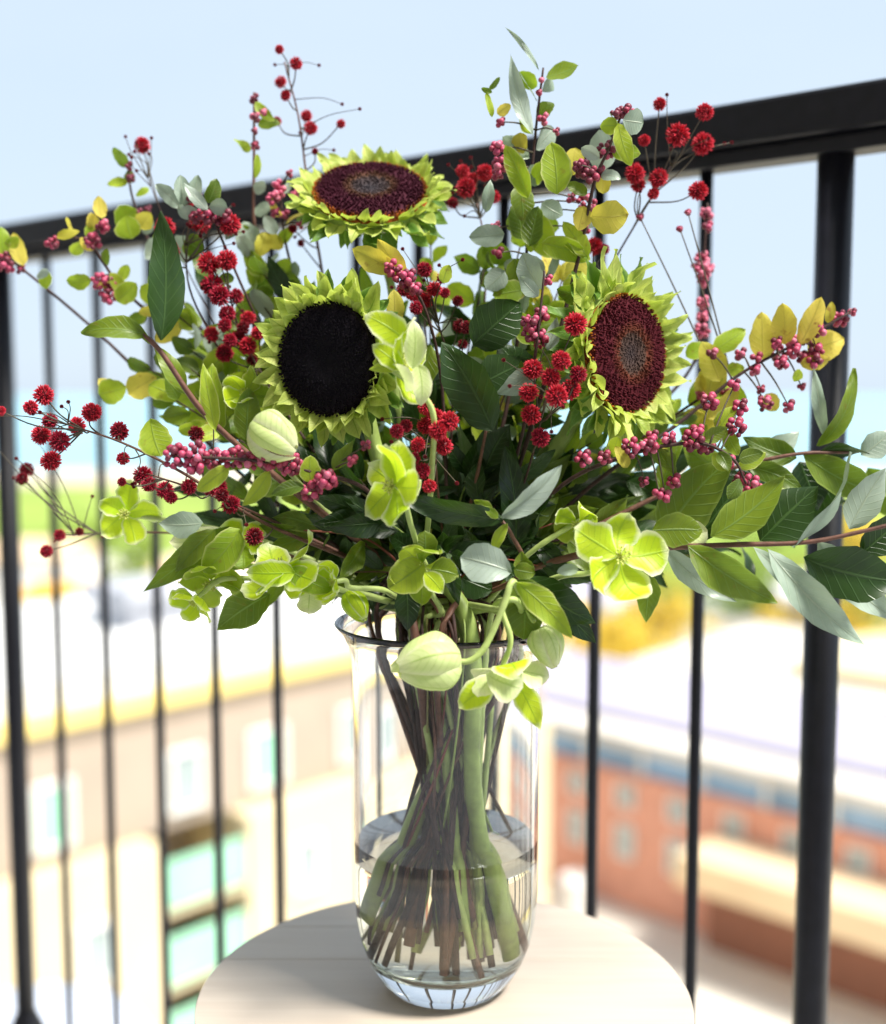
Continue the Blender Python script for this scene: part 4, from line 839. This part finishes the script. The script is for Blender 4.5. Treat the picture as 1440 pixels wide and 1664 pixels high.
# rounded light leaves that fill the upper middle and left
fill = [('light leafy twig left of the crimson flowers, rounded leaves', 300, 520, .07, 12, 'LMGL', 54), ('light leafy twig above the crimson flowers, rounded leaves', 400, 400, .08, 12, 'LMGY', 52),
 ('light leafy twig between crimson flowers and left sunflower', 430, 500, .06, 12, 'LMG', 52), ('light leafy twig left of the tall sprig, rounded leaves', 790, 420, .07, 13, 'LMG', 56),
 ('light leafy twig right of the tall sprig, rounded leaves', 920, 440, .06, 13, 'LMY', 54), ('light leafy twig below the crimson flowers', 350, 640, .04, 12, 'LML', 46),
 ('light leafy twig right of the top sunflower', 700, 380, .09, 9, 'LMY', 40), ('light leafy twig around the top of the right sunflower', 960, 520, .05, 11, 'LMG', 52),
 ('light leafy twig below the right sunflower', 960, 720, .02, 12, 'MLG', 46), ('light leafy twig at the left behind the tall dark leaf', 250, 480, .07, 13, 'LMGY', 50), ('light leafy twig at the left above the level row of berries', 270, 640, .03, 12, 'LLM', 54), ('light leafy twig between the two left red sprays', 300, 560, .06, 11, 'LMG', 50),
 ('light leafy twig right of the right sunflower, under the yellow leaves', 1170, 640, .06, 11, 'LYM', 50), ('light leafy twig right of the right sunflower base', 1120, 680, .05, 12, 'LMM', 44)]
fill += [('light leafy twig beside the crimson flowers, close to the left sunflower', 420, 430, .08, 11, 'MGL', 54), ('light leafy twig above the lime hellebore tangle', 310, 600, .05, 12, 'LLM', 58), ('light leafy twig under the grey green tuft', 330, 430, .075, 11, 'GML', 52),
 ('light leafy twig beneath the curled green leaf', 225, 590, .07, 9, 'YLM', 48), ('light leafy twig behind the purple berries', 850, 380, .06, 12, 'LMG', 58), ('light leafy twig above the purple berry cluster', 880, 500, .04, 10, 'MGL', 52)]
for lab, tx, ty, d0, n, mt, ls in fill: fan(0, lab, tx, ty, d0, n, mt, ls, wr=.62, shapes=('oval', 'oval', 'round'), start=.36, thick=.0012, twig=M_twig, name='leafy_twig')

# ------------------------------------------------------------------ hellebores
def stamens(parent, c, n, s, cnt=26):
    vs, fs = [], []; a = V(n).orthogonal().normalized(); b = V(n).cross(a)
    for i in range(cnt):
        q = math.sqrt((i + .5) / cnt); an = i * 2.4; d = (V(n) + (a * math.cos(an) + b * math.sin(an)) * q * 1.1).normalized(); Ln = s * random.uniform(.7, 1.1)
        tube_geo([c, c + d * Ln * .8], s * .03, s * .03, 4, vs, fs); tube_geo([c + d * Ln * .78, c + d * Ln], s * .07, s * .05, 5, vs, fs)
    o = meshobj('stamens', vs, fs, M_stamen, parent); return o
def hellebore(label, cx, cy, dy, n, rad, path, mats='H', up=0., cup=.35, cnt=5, rnd=.92, skip=(), leaves=(), name='hellebore', droop=False, stemr=.0017, lens=None, buds=()):
    c = B(cx, cy, dy); n = V(n).normalized(); full = stem_path([B(x, y, d) for x, y, d in path] + [c - n * .008, c])
    root = empty(name, full[0], label, 'hellebore', 'green hellebores')
    tube('stem', full, stemr * 1.5, stemr, M_pstem, root, 8)
    a = V((0, 0, 1)) - n * n.z
    if a.length < .01: a = V((0, 1, 0))
    a.normalize(); b = a.cross(n); r = rad * PX
    for k in range(cnt):
        if k in skip: continue
        an = 2 * math.pi * k / cnt + up + random.gauss(0, .08); rad_ = a * math.cos(an) + b * math.sin(an)
        e = cup + random.gauss(0, .28); d = rad_ * math.cos(e) + n * math.sin(e); nn = n * math.cos(e) - rad_ * math.sin(e)
        Ln = r * random.uniform(.82, 1.05) * (lens[k] if lens else 1); side_j = n.cross(rad_)
        leaf(root, c + rad_ * .0012, c + d * Ln, Ln * rnd * random.uniform(.78, 1.02), (nn + side_j * random.gauss(0, .35)).normalized(), random.choice(mats), 'round', rag=.3, bend=random.uniform(-.32, -.04), fold=random.uniform(-.1, .45), wave=random.uniform(.04, .10), twist=random.gauss(0, .4), name='petal', n=14, m=8)
    stamens(root, c, n, r * .26)
    for lf in leaves: pl(root, *lf[:5], mat=lf[5], dy=lf[7] if len(lf) > 7 else dy, shape=lf[6] if len(lf) > 6 else 'oval', **(lf[8] if len(lf) > 8 else {}))
    for bd in buds: bud(root, *bd)
    return root
def bud(root, cx, cy, dy, wd, Ln, ax, path=None, mat='P'):
    """closed nodding bud: overlapping cupped sepals round an axis"""
    c = B(cx, cy, dy); ax = V(ax).normalized(); L_ = Ln * PX; W_ = wd * PX / 2; a = ax.orthogonal().normalized(); b = ax.cross(a); base = c - ax * L_ / 2
    for k in range(5):
        vs, fs, uv = [], [], []; n, m = 14, 8; a0 = 2 * math.pi * k / 5; off = 1 + .09 * (k % 2) + random.uniform(-.03, .03); tl = random.uniform(.94, 1.06)
        for i in range(n + 1):
            t = i / n; rr = W_ * off * math.sin(math.pi * min(.965, (t * .92 + .05) ** .8)) ** .58 * (1 + .09 * noise.noise(V((t * 2.4, k * 3.1, cx))))
            for j in range(m + 1):
                s = j / m * 2 - 1; an = a0 + s * .80 * (1 - .25 * t)
                rad_ = a * math.cos(an) + b * math.sin(an); q = rr * (1 - .10 * abs(s) ** 2 + .07 * math.cos(s * 2.6) + .07 * noise.noise(V((t * 3, s * 1.5, k * 5.1))))
                vs.append(base + ax * (L_ * t * tl) + rad_ * q); uv.append((t * .95, (s + 1) / 2))
        for i in range(n):
            for j in range(m): q = i * (m + 1) + j; fs.append((q, q + 1, q + m + 2, q + m + 1))
        meshobj('petal', vs, fs, LM[mat], root, uvs=uv)
hellebore('large lime hellebore seen from the side over the edge of the left sunflower', 650, 590, -.105, (.90, -.32, .25), 74, [(690, 900, -.03), (702, 760, -.08), (700, 660, -.10)], 'HP', .2, .30, rnd=.72, leaves=[(655, 600, 605, 560, 34, 'H', 'oval', -.11), (650, 590, 600, 600, 22, 'L', 'lance', -.11), (670, 600, 672, 520, 34, 'P', 'oval', -.115), (680, 590, 684, 660, 34, 'P', 'oval', -.11), (665, 560, 592, 512, 50, 'H', 'oval', -.108)])
hellebore('bright lime hellebore at the centre with folded petals, left of the front twig', 640, 790, -.115, (-.62, -.75, .1), 74, [(700, 930, -.05), (670, 860, -.09)], 'H', .15, .45, rnd=.8, leaves=[(655, 800, 685, 780, 34, 'H', 'lance', -.12), (650, 790, 648, 715, 56, 'H', 'oval', -.115)])
hellebore('big flat green white hellebore facing forward at the right', 1006, 905, -.115, (.3, -1, .25), 80, [(790, 990, -.03), (900, 940, -.09), (960, 930, -.10)], 'H', .25, .25, leaves=[(940, 925, 905, 930, 20, 'G')])
hellebore('soft pale green hellebore at the far left against the meadow', 205, 835, .01, (-.15, -1, .1), 60, [(620, 960, 0), (430, 880, .0), (300, 850, .01)], 'H', .3, .2)
hellebore('lime hellebore drooping at the lower left, lowest of the left flowers', 345, 945, -.04, (-.35, -.65, -.65), 64, [(640, 990, -.01), (500, 950, -.03), (420, 920, -.035)], 'HL', .1, .2, leaves=[(372, 855, 233, 962, 44, 'M', 'lance', -.03), (440, 965, 353, 1023, 62, 'M', 'lance', -.06), (370, 870, 275, 880, 46, 'P', 'oval', -.01), (390, 860, 330, 930, 56, 'L', 'oval', -.05), (330, 850, 258, 850, 44, 'G', 'lance', -.02), (350, 860, 285, 930, 40, 'M', 'lance', -.04)])
hellebore('green hellebore with whitish petal rims just left of the vase rim', 455, 925, -.075, (-.3, -.55, .78), 70, [(660, 985, -.02), (560, 960, -.06), (510, 940, -.07)], 'HHL', .5, .3, leaves=[(470, 925, 540, 960, 40, 'L', 'oval', -.08), (480, 930, 400, 930, 46, 'H', 'oval', -.085)])
hellebore('small lime hellebore tucked behind the two lower left ones', 395, 885, -.03, (-.2, -.8, .6), 52, [(650, 980, -.01), (530, 930, -.02), (450, 905, -.03)], 'HL', .3, .35)
hellebore('pale rimmed lime hellebore hanging lowest left, under its neighbours', 318, 975, -.05, (-.5, -.6, -.5), 50, [(650, 990, -.01), (480, 950, -.03), (370, 940, -.045)], 'H', .2, .5)
hellebore('lime hellebore between the white rimmed one and the half open one', 505, 950, -.07, (.3, -.8, .1), 46, [(660, 985, -.02), (590, 965, -.05)], 'HP', .8, .4)
hellebore('nodding green hellebore behind the big flat one at the right', 940, 850, -.05, (-.5, -.7, -.3), 50, [(790, 980, -.02), (860, 900, -.04)], 'HL', .5, .4)
hellebore('small half open hellebore seen edge on above the left of the rim', 545, 945, -.08, (-.8, -.5, 0), 40, [(665, 975, -.03), (620, 958, -.06), (570, 955, -.07)], 'HL', .0, .7, buds=[(578, 985, -.06, 36, 50, (.5, -.2, -.7), None, 'H')])
hellebore('green hellebore with pointed petals right over the front of the rim', 685, 920, -.085, (.0, -.9, -.2), 60, [(715, 1000, -.04), (700, 960, -.06)], 'LML', .6, .25, rnd=.72, leaves=[(690, 915, 630, 955, 60, 'L', 'oval', -.09), (660, 950, 662, 1026, 42, 'D', 'lance', -.06), (690, 930, 720, 965, 34, 'H', 'lance', -.10), (700, 925, 745, 935, 44, 'M', 'oval', -.09), (690, 905, 690, 862, 42, 'M', 'oval', -.08), (750, 940, 800, 960, 50, 'D', 'oval', -.07)])
hellebore('leafy hellebore shoot hidden left of the left sunflower foot', 398, 640, -.02, (-.1, -.95, .3), 50, [(640, 930, 0), (500, 800, -.01), (420, 700, -.02)], 'HL', .4, .5, leaves=[(360, 700, 345, 590, 36, 'L', 'oval', -.02), (375, 720, 335, 600, 30, 'M', 'lance', -.01), (400, 715, 405, 630, 44, 'M', 'oval', -.03)], buds=[(447, 710, -.10, 66, 74, (.75, -.2, -.5), None, 'P')])
# the nodding bud and the hanging flower in front of the vase
hb_ = B(830, 942, -.115)
r1 = empty('hellebore', B(800, 1000, -.03), 'closed pale green hellebore bud nodding on a curved stem in front of the vase neck', 'hellebore', 'green hellebores')
tube('stem', [V((VX + .02, Y0 - .02, FLOOR_IN + .02)), V((VX + .03, Y0 - .04, RIM_Z)), B(845, 985, -.10), B(833, 945, -.115), B(818, 985, -.12), B(790, 1048, -.122), B(765, 1073, -.122), B(738, 1075, -.122)], .0022, .0021, M_pstem, r1, 10)
bud(r1, 694, 1080, -.122, 82, 92, (-.95, -.25, -.12))
hellebore('open green hellebore hanging face down before the vase, right of the closed bud', 820, 1098, -.118, (.05, -.35, -.8), 66, [(840, 1000, -.09), (838, 975, -.115), (815, 985, -.116), (830, 1040, -.118)], 'HP', .0, .28, leaves=[(835, 1100, 878, 1186, 44, 'H', 'lance', -.115), (850, 1090, 893, 1100, 44, 'P', 'oval', -.11), (800, 1110, 745, 1150, 48, 'H', 'oval', -.12), (790, 1095, 850, 1118, 60, 'P', 'round', -.135, {'bend': .2})])
hellebore('pale closed hellebore bud at the right of the vase rim under green leaves', 868, 1010, -.11, (.3, -.5, -.5), 10, [(830, 990, -.09), (845, 950, -.11)], 'P', 0, .5, cnt=0, buds=[(889, 1052, -.108, 46, 60, (.35, -.1, -.9), None, 'P')],
          leaves=[(838, 945, 930, 1038, 46, 'L', 'lance', -.115), (838, 942, 912, 1020, 52, 'M', 'lance', -.108), (855, 940, 968, 1012, 66, 'D', 'lance', -.09), (850, 950, 850, 1040, 66, 'M', 'oval', -.10), (880, 960, 968, 1045, 50, 'D', 'lance', -.08), (835, 925, 870, 932, 30, 'M', 'oval', -.1)])
